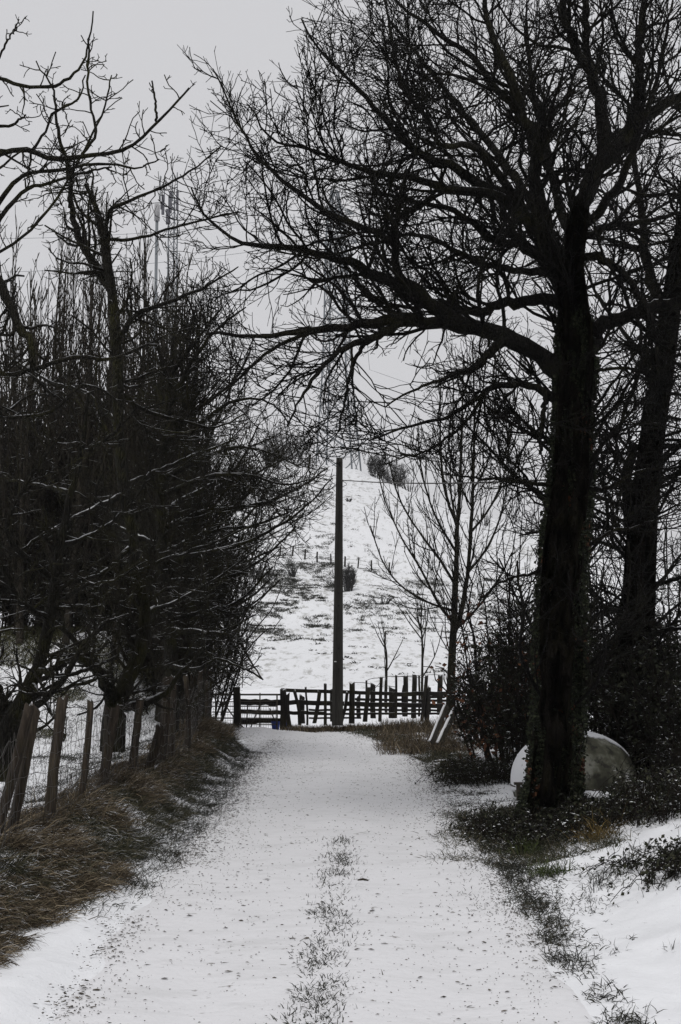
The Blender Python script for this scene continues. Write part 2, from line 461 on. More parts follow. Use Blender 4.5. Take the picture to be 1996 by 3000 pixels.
M['pen'] = woodmat('dark_pen_wood', (.006, .0055, .005), (.014, .012, .010), (.034, .030, .025), snow=(.8, 1.0, 3, .6))
def simple(name, col, rough=.6, metal=0, nz=8, var=.3, snow=None):
    m, nt, b = newmat(name, rough, .4); n = noise(nt, nz, 4, 'World')
    c = ramp(nt, n.outputs[0], [(.3, tuple(v * (1 - var) for v in col)), (.7, col)]).outputs[0]
    if snow: c = mixc(nt, snowfac(nt, *snow), c, SNOW)
    nt.links.new(c, b.inputs['Base Color']); b.inputs['Metallic'].default_value = metal; return m
M['pole'] = simple('old_concrete', (.030, .028, .024), .9, 0, 3, .5)
M['polelight'] = simple('worn_concrete', (.085, .085, .085), .9, 0, 3, .3)
M['black'] = simple('black_hole', (.008, .008, .008), .9)
M['plate'] = simple('white_plate', (.6, .6, .6), .5)
M['steel'] = simple('galvanised_steel', (.15, .165, .18), .7, 0)
M['gate'] = simple('rusty_gate_metal', (.05, .042, .03), .6, .2)
M['wire'] = simple('dull_wire', (.06, .055, .05), .5, .4)
M['blue'] = simple('blue_plastic', (.012, .05, .34), .5, 0, 6, .5)
M['tank'] = None
def tankmat():
    m, nt, b = newmat('stained_tank', .7, .3)
    n = noise(nt, 2.6, 6, 'World'); r = ramp(nt, n.outputs[0], [(.38, (.028, .027, .018)), (.5, (.085, .085, .058)), (.62, (.24, .24, .20))])
    n2 = noise(nt, 9, 5, 'World'); f = ramp(nt, n2.outputs[0], [(.52, 0.0), (.62, .85)])
    nt.links.new(mixc(nt, f.outputs[0], r.outputs[0], (.018, .017, .012)), b.inputs['Base Color']); return m
M['tank'] = tankmat()
M['stone'] = simple('block_stone', (.11, .105, .095), .9, 0, 7, .6, snow=(.45, .7, 6, .5))
M['board'] = woodmat('snowy_board', (.02, .018, .015), (.05, .045, .038), (.1, .09, .08))

# ------------------------------------------------------------------ ground
def grid(name, xs, ys, mat, zf=G, kind='structure', lift=0):
    X, Y = np.meshgrid(xs, ys); Z = zf(X, Y) + lift
    V = np.stack([X, Y, Z], -1).reshape(-1, 3); nx = len(xs); ny = len(ys)
    i = np.arange(ny - 1)[:, None] * nx + np.arange(nx - 1)[None]
    F = np.stack([i, i + 1, i + nx + 1, i + nx], -1).reshape(-1, 4)
    o = mesh_np(name, V, F, 4, mat); o['kind'] = kind; return o
xs = np.concatenate([np.linspace(-1500, -90, 25), np.linspace(-85, -12, 60), np.arange(-11.6, -4.2, .2), np.arange(-4.0, 4.6, .045), np.arange(4.8, 12, .2), np.linspace(13, 90, 60), np.linspace(95, 1500, 25)])
ys = np.concatenate([np.linspace(-40, 4, 25), np.arange(4.1, 30, .06), np.arange(30.2, 60, .5), [60.]])
ground = grid('ground', xs, ys, M['snow'])
ys2 = np.concatenate([np.arange(60, 122, .8), np.arange(122, 180, .35), np.arange(180, 260, 1.), np.linspace(262, 2400, 60)])
xs2 = np.concatenate([np.linspace(-1500, -90, 25), np.arange(-85, -30, 1.5), np.arange(-30, 45, .45), np.arange(45.5, 90, 1.5), np.linspace(95, 1500, 25)])
hill = grid('hill', xs2, ys2, M['hill'])
# path: packed snow sheet following the lane
ty = np.concatenate([np.arange(-30, 4, 1.), np.arange(4, 30.5, .07), np.arange(30.6, 40, .3)]); tx = np.linspace(-1, 1, 60)
TX, TY = np.meshgrid(tx, ty)
hw = 1.5 + .08 * N1(TY * 1.3, TY * 0 + 3)
PX = road_c(TY) + TX * hw + (N2(TY * 2.1, TX * 0 + 8) * .14) * TX
PZ = G(PX, TY) + .012 - .03 * np.clip((np.abs(TX) - .93) / .07, 0, 1)
V = np.stack([PX, TY, PZ], -1).reshape(-1, 3)
i = np.arange(len(ty) - 1)[:, None] * 60 + np.arange(59)[None]
path = mesh_np('path', V, np.stack([i, i + 1, i + 61, i + 60], -1).reshape(-1, 4), 4, M['path']); path['kind'] = 'structure'

# ------------------------------------------------------------------ trees
def tree(name, label, cat, base, trunk, limbs, levels, mats, seed, group=None, tsides=14, leaves=None, roots=None):
    """trunk, limbs: (pts,rad) world arrays. levels: list of spawn kwargs."""
    rng = np.random.default_rng(seed)
    T = thing(name, base, label, cat, group)
    tp, tr = trunk
    ob = tubes('trunk', [(tp[None], tr[None], tsides)], mats[0] if tsides < 20 else M['oaktrunk'], T)
    if tsides >= 20:   # knobbly bark
        me = ob.data; n = len(me.vertices); co = np.empty(n * 3, np.float32); me.vertices.foreach_get('co', co); co = co.reshape(-1, 3)
        c = np.repeat(tp - np.array(base), tsides, 0); d = co - c
        ring = np.tile(np.arange(tsides), len(tp)); hh = np.repeat(np.arange(len(tp)), tsides)
        k = 1 + .09 * N2(ring * .25, hh * .08) + .05 * N3(ring * .9, hh * .4 + 5) + .03 * N1(ring * 1.7 + 9, hh * .9)
        k += np.repeat(np.clip(1 - np.arange(len(tp)) / 9, 0, 1) ** 1.5, tsides) * .55 * (np.cos(ring / tsides * 6.28 * 5) * .5 + .3)
        co = c + d * k[:, None]; me.vertices.foreach_set('co', co.astype(np.float32).ravel()); me.update()
    B = None
    if len(limbs):
        LP = np.stack([l[0] for l in limbs]); LR = np.stack([l[1] for l in limbs])
        for a, b in limbs: tubes('limb', [(a[None], b[None], 9)], mats[0], T)
        B = (LP, LR)
    batches = []
    allB = [B] if B else []
    src = B
    last = None
    for kw in levels:
        kw = dict(kw); frm = kw.pop('src', 'prev'); S = kw.pop('sides', 3); also = kw.pop('also', None)
        if frm == 'trunk': s_ = (tp[None], tr[None])
        elif frm == 'limbs': s_ = B
        elif frm == 'both':
            kk = LP.shape[1]; a_, b_ = resamp(tp, tr, kk); s_ = (np.concatenate([LP, a_[None]]), np.concatenate([LR, b_[None]]))
        else: s_ = last
        nb = spawn(s_, rng, **kw)
        last = nb; batches.append((nb[0], nb[1], S))
    if batches: tubes('crown', batches, mats[1], T)
    return T, last
def resamp(p, r, K):
    s = spline(np.concatenate([p, r[:, None]], 1), K); return s[:, :3], np.maximum(s[:, 3], .003)

rng0 = np.random.default_rng(11)
# ---- the big oak on the right
D = 13.0
ob = hit(1625, 2400); ob = np.array([P(1625, 2400, D)[0], D, gz(P(1625, 2400, D)[0], D) - .05])
tr = trace([(1622, 2440, 215), (1618, 2385, 178), (1622, 2300, 142), (1632, 2150, 138), (1640, 2030, 134), (1641, 1900, 140), (1644, 1780, 132), (1652, 1620, 132), (1663, 1500, 122), (1672, 1400, 116), (1676, 1270, 106), (1684, 1130, 112), (1688, 1060, 108), (1684, 960, 98), (1672, 830, 84), (1684, 730, 66), (1700, 640, 58)], D, K=90)
tr = (tr[0], tr[1] * .93)
lim = [
 [(1690, 700, 62), (1715, 570, 56), (1765, 480, 56, .3), (1830, 405, 48, .6), (1910, 330, 36, .9), (2010, 275, 28, 1.2), (2130, 230, 16, 1.5)],
 [(1760, 490, 46, .3), (1765, 330, 40, .1), (1735, 220, 34, 0), (1685, 140, 28, -.2), (1655, 60, 24, -.3), (1648, -60, 18, -.4)],
 [(1745, 270, 26, .2), (1722, 150, 24, .5), (1714, 40, 22, .8), (1716, -80, 16, 1.1)],
 [(1850, 400, 34, .7), (1870, 260, 28, 1.), (1876, 120, 24, 1.2), (1890, -60, 16, 1.3)],
 [(1665, 790, 56), (1600, 680, 48, -.3), (1573, 560, 42, -.6), (1572, 440, 38, -.8), (1528, 330, 32, -1.), (1480, 200, 24, -1.2), (1432, 80, 18, -1.3), (1415, -60, 12, -1.4)],
 [(1535, 340, 26, -1.), (1465, 270, 22, -.7), (1380, 165, 17, -.4), (1280, 95, 13, -.2), (1180, 20, 9, 0), (1120, -40, 7, .1)],
 [(1590, 690, 46, -.3), (1490, 590, 40, .3), (1430, 545, 34, .6), (1300, 478, 28, .9), (1216, 446, 22, 1.1), (1136, 357, 17, 1.3), (1046, 259, 12, 1.4), (930, 140, 7, 1.5), (880, 55, 5, 1.6)],
 [(1500, 600, 34, .3), (1400, 560, 30, 0), (1300, 553, 26, -.4), (1225, 522, 22, -.6), (1073, 504, 17, -.8), (984, 464, 13, -.9), (877, 433, 9, -1.), (792, 402, 7, -1.), (725, 300, 5, -1.)],
 [(1650, 850, 44), (1590, 770, 38, .8), (1540, 720, 34, 1.3), (1440, 700, 24, 1.8), (1340, 620, 18, 2.2), (1220, 590, 14, 2.6), (1100, 560, 10, 2.9)],
 [(1655, 1100, 66), (1560, 1030, 56, -.2), (1470, 985, 50, -.4), (1375, 955, 46, -.6), (1250, 940, 40, -.8), (1150, 935, 36, -1.), (1060, 950, 28, -1.1), (960, 962, 22, -1.3), (840, 980, 17, -1.4), (720, 985, 12, -1.5), (600, 975, 8, -1.6)],
 [(1360, 950, 44, -.6), (1210, 865, 36, -.2), (1080, 790, 30, .1), (967, 751, 24, .3), (840, 725, 18, .5), (713, 713, 12, .7), (610, 640, 8, .8), (560, 550, 5, .8)],
 [(1300, 925, 34, -.7), (1225, 848, 32, -.9), (1162, 800, 28, -1.), (1153, 714, 24, -1.1), (1104, 687, 22, -1.2), (988, 638, 18, -1.3), (868, 558, 14, -1.4), (778, 482, 10, -1.5), (720, 402, 8, -1.6), (667, 290, 6, -1.6), (625, 200, 4, -1.6)],
 [(1180, 945, 28, -1.), (1090, 990, 24, -1.2), (1010, 1020, 18, -1.4), (940, 1080, 13, -1.6), (880, 1170, 8, -1.8), (840, 1250, 5, -2.)],
 [(1080, 985, 16, -1.2), (1030, 1080, 10, -1.), (1010, 1180, 7, -.9), (990, 1270, 5, -.8)],
 [(940, 965, 14, -1.3), (820, 1010, 11, -1.), (720, 1090, 8, -.8), (640, 1170, 5, -.6)],
 [(1660, 890, 44), (1580, 878, 36, .4), (1480, 892, 32, .8), (1400, 915, 26, 1.1), (1300, 890, 18, 1.5), (1200, 900, 12, 1.9), (1080, 880, 8, 2.2)],
 [(1480, 985, 34, -.4), (1430, 1040, 26, -.9), (1380, 1080, 20, -1.3), (1300, 1110, 13, -1.6), (1220, 1140, 8, -1.9), (1130, 1190, 5, -2.1)],
 [(1630, 1175, 28), (1570, 1135, 22, -.3), (1460, 1130, 19, -.6), (1380, 1180, 15, -.9), (1300, 1225, 11, -1.2), (1210, 1245, 8, -1.5), (1080, 1290, 5, -1.8)],
 [(1600, 1145, 16, -.2), (1588, 1240, 15, -.3), (1582, 1330, 10, -.3)],
 [(1430, 1140, 13, -.7), (1360, 1240, 10, -1.), (1270, 1310, 7, -1.3), (1180, 1340, 5, -1.5), (1060, 1320, 4, -1.6)],
 [(1715, 1020, 50), (1770, 950, 46, -.4), (1850, 920, 38, -.8), (1920, 895, 30, -1.1), (2010, 875, 24, -1.4), (2120, 800, 14, -1.8)],
 [(1700, 750, 28), (1770, 760, 24, -.5), (1840, 820, 21, -.9), (1895, 900, 17, -1.2), (1925, 1010, 12, -1.4), (1930, 1130, 8, -1.6)],
 [(1720, 690, 24), (1800, 660, 20, .8), (1890, 650, 16, 1.4), (2000, 620, 11, 2.)],
 [(1700, 1110, 14), (1760, 1085, 11, -.6), (1850, 1080, 9, -1.), (1930, 1120, 6, -1.4)],
 [(1700, 1430, 16), (1780, 1430, 12, -.8), (1880, 1380, 9, -1.4), (2000, 1370, 6, -2.)],
 [(1620, 1425, 14), (1520, 1410, 10, -.8), (1400, 1400, 7, -1.4), (1300, 1390, 4, -1.8)],
 [(1700, 1290, 12), (1790, 1270, 9, .8), (1900, 1240, 7, 1.4), (2010, 1260, 5, 2.)],
 [(1690, 1620, 12), (1790, 1560, 9, -.8), (1880, 1540, 6, -1.2), (1990, 1490, 4, -1.6)],
 [(1630, 1640, 14), (1560, 1680, 10, -.4), (1480, 1700, 7, -.8), (1400, 1760, 5, -1.)],
 # limbs leaving the trunk towards and away from the viewer give the crown its depth
 [(1690, 720, 36), (1640, 600, 30, 1.5), (1600, 420, 24, 2.6), (1560, 250, 16, 3.4), (1540, 60, 10, 4.)],
 [(1700, 680, 30), (1800, 560, 26, -1.2), (1860, 430, 20, -2.), (1920, 250, 14, -2.6), (1960, 60, 9, -3.)],
 [(1620, 690, 30), (1480, 480, 24, 1.6), (1350, 320, 18, 2.6), (1240, 180, 12, 3.4), (1140, 60, 8, 4.)],
 [(1540, 620, 28, .2), (1400, 440, 22, -.9), (1300, 428, 18, -1.4), (1265, 366, 16, -1.6), (1180, 250, 13, -1.8), (1153, 134, 10, -2.), (1122, -20, 7, -2.)],
 [(1660, 800, 28), (1500, 790, 22, 1.6), (1380, 760, 18, 2.6), (1240, 690, 13, 3.2), (1120, 700, 8, 3.8)],
]
lim = [[(*p[:3], (p[3] if len(p) > 3 else 0) * (.4 if q < len(lim) - 5 else .8)) for p in l] for q, l in enumerate(lim)]
limbs = [trace(l, D, 26, .022, rng0) for l in lim]
env = envelope(D, [[(1000, -500), (930, 0), (860, 40), (870, 120), (950, 290), (985, 350), (960, 330), (890, 180), (830, 250), (770, 240), (720, 280), (650, 160), (600, 150), (590, 300), (540, 260), (525, 480), (420, 560), (470, 700), (540, 850), (520, 1000), (560, 1150), (700, 1260), (840, 1330), (960, 1370), (1100, 1390), (1230, 1380), (1330, 1480), (1380, 1750), (1560, 1900), (1900, 1900), (2300, 1700), (2400, -500)]],
   holes=[[(1040, 1085), (1120, 1030), (1190, 1080), (1190, 1190), (1130, 1280), (1060, 1200)], [(1720, 1080), (1790, 990), (1830, 1050), (1790, 1150)], [(1400, 780), (1500, 800), (1530, 850), (1420, 850)]])
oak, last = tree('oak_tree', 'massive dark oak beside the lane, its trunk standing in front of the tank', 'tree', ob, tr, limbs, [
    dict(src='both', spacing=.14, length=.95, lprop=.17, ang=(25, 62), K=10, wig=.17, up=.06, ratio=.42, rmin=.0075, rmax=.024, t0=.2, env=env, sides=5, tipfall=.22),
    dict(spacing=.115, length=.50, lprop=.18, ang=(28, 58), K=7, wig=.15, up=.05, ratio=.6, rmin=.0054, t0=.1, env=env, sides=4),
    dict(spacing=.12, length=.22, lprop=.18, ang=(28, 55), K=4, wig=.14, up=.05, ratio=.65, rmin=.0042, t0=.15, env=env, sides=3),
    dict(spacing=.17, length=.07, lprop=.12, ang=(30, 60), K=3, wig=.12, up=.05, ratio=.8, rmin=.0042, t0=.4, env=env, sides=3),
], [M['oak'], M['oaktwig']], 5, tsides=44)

def leafcloud(name, cen, size, mat, rng, parent, aspect=.6):
    n = len(cen)
    a = rng.normal(0, 1, (n, 3)); a /= np.linalg.norm(a, axis=1, keepdims=True)
    b = np.cross(a, rng.normal(0, 1, (n, 3))); b /= np.linalg.norm(b, axis=1, keepdims=True)
    c = np.cross(a, b); s = (size * rng.uniform(.5, 1.3, n))[:, None]
    V = np.stack([cen - a * s, cen - b * s * aspect + c * s * .2, cen + a * s, cen + b * s * aspect + c * s * .2], 1)
    F = np.arange(n * 4).reshape(-1, 4)
    return mesh_np(name, V.reshape(-1, 3), np.stack([F[:, [0, 1, 2]], F[:, [0, 2, 3]]], 1).reshape(-1), 3, mat, parent, smooth=False)
# ivy and clinging stems on the oak trunk
rg = np.random.default_rng(21)
tp, trd = tr
idx = np.clip((rg.random(60000) ** 1.6 * 74), 0, 87); k = idx.astype(int); f = (idx - k)[:, None]
c = tp[k] * (1 - f) + tp[k + 1] * f; r_ = trd[k] * (1 - f[:, 0]) + trd[k + 1] * f[:, 0]
th = rg.random(60000) * 6.283
cen = c + np.stack([np.cos(th) * r_ * 1.14, np.sin(th) * r_ * 1.14, rg.normal(0, .05, 60000)], 1) * 1.0 + rg.normal(0, .022, (60000, 3))
leafcloud('ivy', cen, .021, M['ivy'], rg, oak)
kc = rg.integers(0, 60, 22); k = np.clip(kc[rg.integers(0, 22, 300)] + rg.integers(-1, 2, 300), 0, 60); th = (3.4 + (k * 2.399) % 2.6) + rg.normal(0, .18, 300)
cen = tp[k] + np.stack([np.cos(th) * trd[k] * 1.25, np.sin(th) * trd[k] * 1.25, rg.normal(0, .08, 300)], 1)
leafcloud('brown_leaves', cen, .030, M['brownleaf'], rg, oak)
vs = []
for q in range(26):
    th = rg.uniform(3.2, 6.2); k0 = rg.integers(0, 55); K = 14; pts = []
    for s in range(K):
        kk = min(k0 + s, 87); th += rg.normal(0, .16)
        pts.append(tp[kk] + np.array([math.cos(th), math.sin(th), 0]) * trd[kk] * 1.16 + rg.normal(0, .012, 3))
    vs.append(np.array(pts))
vs = np.stack(vs); tubes('ivy_stem', [(vs, np.tile(np.linspace(.013, .005, 14), (26, 1)), 4)], M['shrub'], oak)

# ---- second tree, right edge
D2 = 16.5
b2 = np.array([P(1850, 2250, D2)[0], D2, 0]); b2[2] = gz(b2[0], D2) - .05
tr2 = trace([(1848, 2330, 150), (1852, 2200, 130), (1862, 1950, 108), (1872, 1750, 96), (1882, 1560, 88), (1895, 1420, 78), (1912, 1280, 72), (1932, 1150, 68), (1948, 1040, 66), (1966, 900, 60), (1985, 780, 56), (2010, 640, 46), (2030, 450, 34), (2020, 200, 20)], D2, 50, .0)
l2 = [
 [(1865, 1600, 50), (1846, 1500, 40, -.3), (1838, 1420, 34, -.5), (1850, 1330, 28, -.6), (1858, 1310, 22, -.6)],
 [(1930, 1150, 30), (1880, 1060, 22, -.4), (1895, 1020, 20, -.6), (1870, 1100, 14, -.8), (1830, 1200, 12, -.9), (1810, 1280, 9, -1.)],
 [(1960, 950, 36), (1900, 800, 30, .6), (1880, 640, 24, 1.), (1860, 480, 16, 1.4), (1840, 300, 10, 1.7)],
 [(1975, 860, 30), (2040, 700, 24, -.6), (2080, 500, 16, -1.), (2100, 250, 8, -1.3)],
 [(1915, 1290, 22), (1960, 1310, 18, -.4), (2040, 1300, 12, -.8)],
 [(1885, 1500, 18), (1790, 1470, 13, -1.), (1700, 1440, 9, -1.6), (1560, 1440, 6, -2.2)],
 [(1890, 1460, 18), (1960, 1400, 13, .8), (2050, 1370, 9, 1.4)],
 [(1875, 1650, 18), (1790, 1600, 13, 1.), (1680, 1560, 9, 1.8), (1540, 1560, 5, 2.4)],
 [(1870, 1740, 18), (1960, 1700, 13, -1.), (2060, 1690, 9, -1.6)],
 [(1865, 1800, 20), (1780, 1790, 15, -1.), (1690, 1830, 10, -1.8), (1580, 1840, 5, -2.6)],
 [(1900, 1380, 18), (1810, 1340, 13, .8), (1720, 1230, 9, 1.6), (1620, 1180, 5, 2.4)],
 [(1940, 1090, 20), (1850, 1000, 15, 1.), (1760, 880, 10, 1.8), (1700, 740, 5, 2.4)],
 [(1895, 1420, 16), (1800, 1400, 12, .2), (1720, 1330, 9, .4), (1650, 1280, 6, .5)],
 [(1860, 1900, 20), (1930, 1850, 14, -.8), (2020, 1840, 9, -1.4)],
]
l2 = [trace(l, D2, 20, .025, rng0) for l in l2]
env2 = envelope(D2, [[(1500, 300), (1500, 1900), (1600, 2000), (2500, 2000), (2500, -300), (1700, -300)]], holes=[[(1720, 1060), (1790, 990), (1830, 1060), (1790, 1150)]])
tree('leaning_tree', 'second dark tree behind the oak, cut by the right edge, with a short snapped stub', 'tree', b2, tr2, l2, [
    dict(src='both', spacing=.16, length=.8, lprop=.16, ang=(35, 80), K=8, wig=.18, up=.03, ratio=.45, rmin=.008, rmax=.026, t0=.12, env=env2, sides=4),
    dict(spacing=.15, length=.45, lprop=.15, ang=(35, 70), K=5, wig=.2, up=.04, ratio=.6, rmin=.0058, env=env2, sides=3),
    dict(spacing=.15, length=.22, lprop=.1, ang=(35, 65), K=4, wig=.2, up=.03, ratio=.7, rmin=.005, env=env2, sides=3),
], [M['oak'], M['oaktwig']], 6, tsides=36)

# ---- slim young ash right of the pole
D3 = 24.5
b3 = P(1322, 2085, D3); b3[2] = gz(b3[0], D3) - .05
tr3 = trace([(1320, 2110, 30), (1322, 2000, 25), (1326, 1900, 22), (1330, 1830, 20), (1334, 1740, 17), (1338, 1640, 14), (1340, 1540, 12), (1348, 1440, 9), (1352, 1300, 7), (1356, 1160, 5), (1358, 1040, 4)], D3, 40)
l3 = [
 [(1332, 1850, 17), (1350, 1800, 15, .2), (1368, 1700, 13, .4), (1380, 1560, 11, .5), (1386, 1420, 9, .5), (1390, 1220, 6, .5), (1384, 1000, 4, .5)],
 [(1338, 1540, 9), (1310, 1460, 8, -.3), (1295, 1380, 7, -.4), (1290, 1240, 5, -.5), (1292, 1120, 4, -.5)],
 [(1330, 1830, 9), (1280, 1760, 8, -.4), (1240, 1680, 7, -.6), (1180, 1580, 5, -.8), (1130, 1470, 4, -.9), (1110, 1390, 3.5, -.9)],
 [(1336, 1720, 9), (1290, 1640, 8, .3), (1230, 1560, 6, .5), (1170, 1460, 5, .6), (1140, 1350, 4, .6)],
 [(1331, 1790, 8), (1270, 1770, 7, .4), (1180, 1720, 5, .6), (1120, 1640, 4, .7), (1085, 1540, 3.5, .7)],
 [(1338, 1620, 8), (1280, 1520, 6, -.5), (1240, 1400, 5, -.7), (1225, 1280, 4, -.8)],
 [(1370, 1680, 8, .4), (1430, 1600, 7, .2), (1470, 1500, 5, .1), (1490, 1380, 4, 0)],
 [(1380, 1560, 8, .5), (1440, 1480, 6, .8), (1480, 1380, 5, 1.), (1500, 1240, 4, 1.1)],
 [(1332, 1850, 8), (1400, 1780, 7, -.4), (1460, 1700, 5, -.7), (1500, 1620, 4, -.8)],
 [(1384, 1440, 7, .5), (1430, 1350, 5, .2), (1450, 1220, 4, .1), (1455, 1080, 3.5, 0)],
 [(1340, 1560, 7), (1320, 1420, 5, .7), (1325, 1280, 4, .9), (1330, 1120, 3.5, 1.)],
 [(1390, 1300, 6, .5), (1410, 1180, 5, .9), (1425, 1050, 4, 1.)],
]
l3 = [trace(l, D3, 18, .012, rng0) for l in l3]
tree('ash_tree', 'slim young ash with upswept bare branches at the right end of the pen', 'tree', b3, tr3, l3, [
    dict(src='both', spacing=.20, length=.85, lprop=.14, ang=(25, 48), K=8, wig=.06, up=.13, ratio=.6, rmin=.0088, rmax=.013, t0=.15, sides=4),
    dict(spacing=.30, length=.42, lprop=.14, ang=(28, 48), K=6, wig=.07, up=.14, ratio=.8, rmin=.0072, t0=.15, sides=3),
    dict(spacing=.26, length=.2, lprop=.12, ang=(28, 48), K=4, wig=.07, up=.14, ratio=.85, rmin=.0065, t0=.2, sides=3),
], [M['ash'], M['ash']], 7)

# saplings behind the pen
for px, top, bot, sp_, lab, sd_ in [(1131, 1848, 2010, 60, 'smaller leafless sapling rising behind the pen fence', 3), (1236, 1790, 2010, 110, 'larger bare sapling behind the pen, left of the ash', 4)]:
    Ds = 32.0; bb = P(px, bot, Ds); bb[2] = gz(bb[0], Ds) - .05
    t_ = trace([(px, bot + 60, 8), (px + 2, (top + bot) / 2, 6), (px - 2, top + 40, 4), (px, top, 3)], Ds, 16, .0)
    tree('sapling', lab, 'tree', bb, t_, [], [dict(src='trunk', spacing=.16 if sp_ > 80 else .24, length=sp_ / 60 * 1.15, ang=(18, 48), K=8, wig=.07, up=.09, ratio=.8, rmin=.012, rmax=.018, t0=.08, tipfall=.75, sides=4), dict(spacing=.45, length=.5, ang=(20, 45), K=5, wig=.08, up=.1, ratio=.85, rmin=.009, t0=.25)], [M['ash'], M['ash']], sd_)

# ---- left orchard trees
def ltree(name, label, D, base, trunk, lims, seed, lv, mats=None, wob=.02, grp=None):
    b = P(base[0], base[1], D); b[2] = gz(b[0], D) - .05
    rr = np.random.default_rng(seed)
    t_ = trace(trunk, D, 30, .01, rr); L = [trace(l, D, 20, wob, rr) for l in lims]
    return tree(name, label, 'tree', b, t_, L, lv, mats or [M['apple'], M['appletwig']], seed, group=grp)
def spurs(sp1=.16, l1=.5, sp2=.14, l2_=.28, sp3=.12, l3_=.12, env=None, r=.0055, up=.05, wig=.22):
    return [dict(src='both', spacing=sp1, length=l1, lprop=.12, ang=(40, 80), K=6, wig=wig, up=up, ratio=.5, rmin=r * 1.4, rmax=.022, t0=.1, env=env, sides=4),
            dict(spacing=sp2, length=l2_, lprop=.12, ang=(35, 75), K=5, wig=wig, up=up, ratio=.6, rmin=r * 1.1, env=env, sides=3),
            dict(spacing=sp3, length=l3_, lprop=.08, ang=(35, 75), K=3, wig=.2, up=up, ratio=.7, rmin=r, env=env, sides=3)]
# tall one whose limbs reach into the sky, upper left
envA = envelope(11.5, [[(-600, 2300), (-600, -200), (-100, -100), (0, 90), (60, 30), (230, 200), (240, 20), (300, 20), (330, 200), (430, 250), (440, 210), (580, 210), (600, 260), (560, 330), (480, 460), (640, 420), (760, 640), (760, 720), (600, 1300), (600, 2100)]])
ltree('walnut_tree', 'knobbly tree at the left edge whose long bare limbs reach highest into the sky', 11.5, (-260, 2300),
  [(-260, 2420, 120), (-240, 2100, 96), (-180, 1700, 80), (-120, 1350, 66), (-80, 1050, 52), (-60, 800, 40), (-80, 600, 28), (-100, 300, 18)],
  [
   [(-60, 500, 20), (0, 450, 17), (90, 440, 17), (150, 465, 17), (240, 455, 15), (340, 445, 12), (410, 410, 10), (460, 355, 8), (520, 300, 7), (556, 258, 6)],
   [(458, 356, 8), (455, 300, 7), (445, 238, 5)],
   [(240, 452, 9), (282, 390, 9), (270, 330, 8), (256, 230, 8), (262, 140, 6), (272, 36, 4)],
   [(-60, 210, 14), (0, 230, 13), (70, 252, 11), (150, 255, 10), (200, 230, 9), (240, 190, 7), (262, 120, 5)],
   [(0, 440, 10), (90, 440, 9), (130, 390, 8), (160, 330, 8), (230, 290, 6), (250, 220, 4)],
   [(-60, 300, 8), (0, 160, 7), (30, 110, 6), (50, 80, 4)],
   [(-60, 360, 12), (20, 370, 9), (60, 350, 7), (75, 335, 4)],
   [(-40, 640, 18), (60, 520, 13), (160, 500, 11), (300, 480, 9), (400, 490, 6), (470, 465, 4)],
   [(205, 610, 12, .3), (205, 500, 12, .2), (180, 430, 11, .1), (165, 350, 9), (155, 260, 6), (105, 180, 4)],
   [(-40, 700, 16), (60, 570, 12), (130, 540, 10), (260, 500, 8), (330, 490, 5)],
   [(-80, 900, 22), (0, 1085, 15), (100, 1080, 14), (220, 1045, 13), (330, 1052, 11), (400, 1022, 9), (470, 990, 6), (560, 960, 4)],
   [(-80, 1000, 22), (0, 1200, 12), (60, 1222, 12), (160, 1200, 11), (240, 1130, 9), (330, 1160, 7), (420, 1250, 5), (560, 1270, 3.5)],
   [(-100, 700, 34), (0, 830, 30), (50, 950, 28), (90, 1010, 22), (100, 1100, 14), (160, 1160, 8)],
   [(-60, 760, 10), (60, 700, 9), (180, 560, 8), (300, 330, 6), (325, 220, 4)],
  ], 31, spurs(.15, .26, .12, .12, .1, .06, env=envA, r=.005, up=.03))
envB = envelope(15, [[(-300, 2200), (-300, 500), (60, 420), (150, 300), (330, 500), (560, 440), (700, 520), (760, 640), (720, 900), (680, 1200), (700, 1400), (760, 1600), (620, 1900), (500, 2090)]])
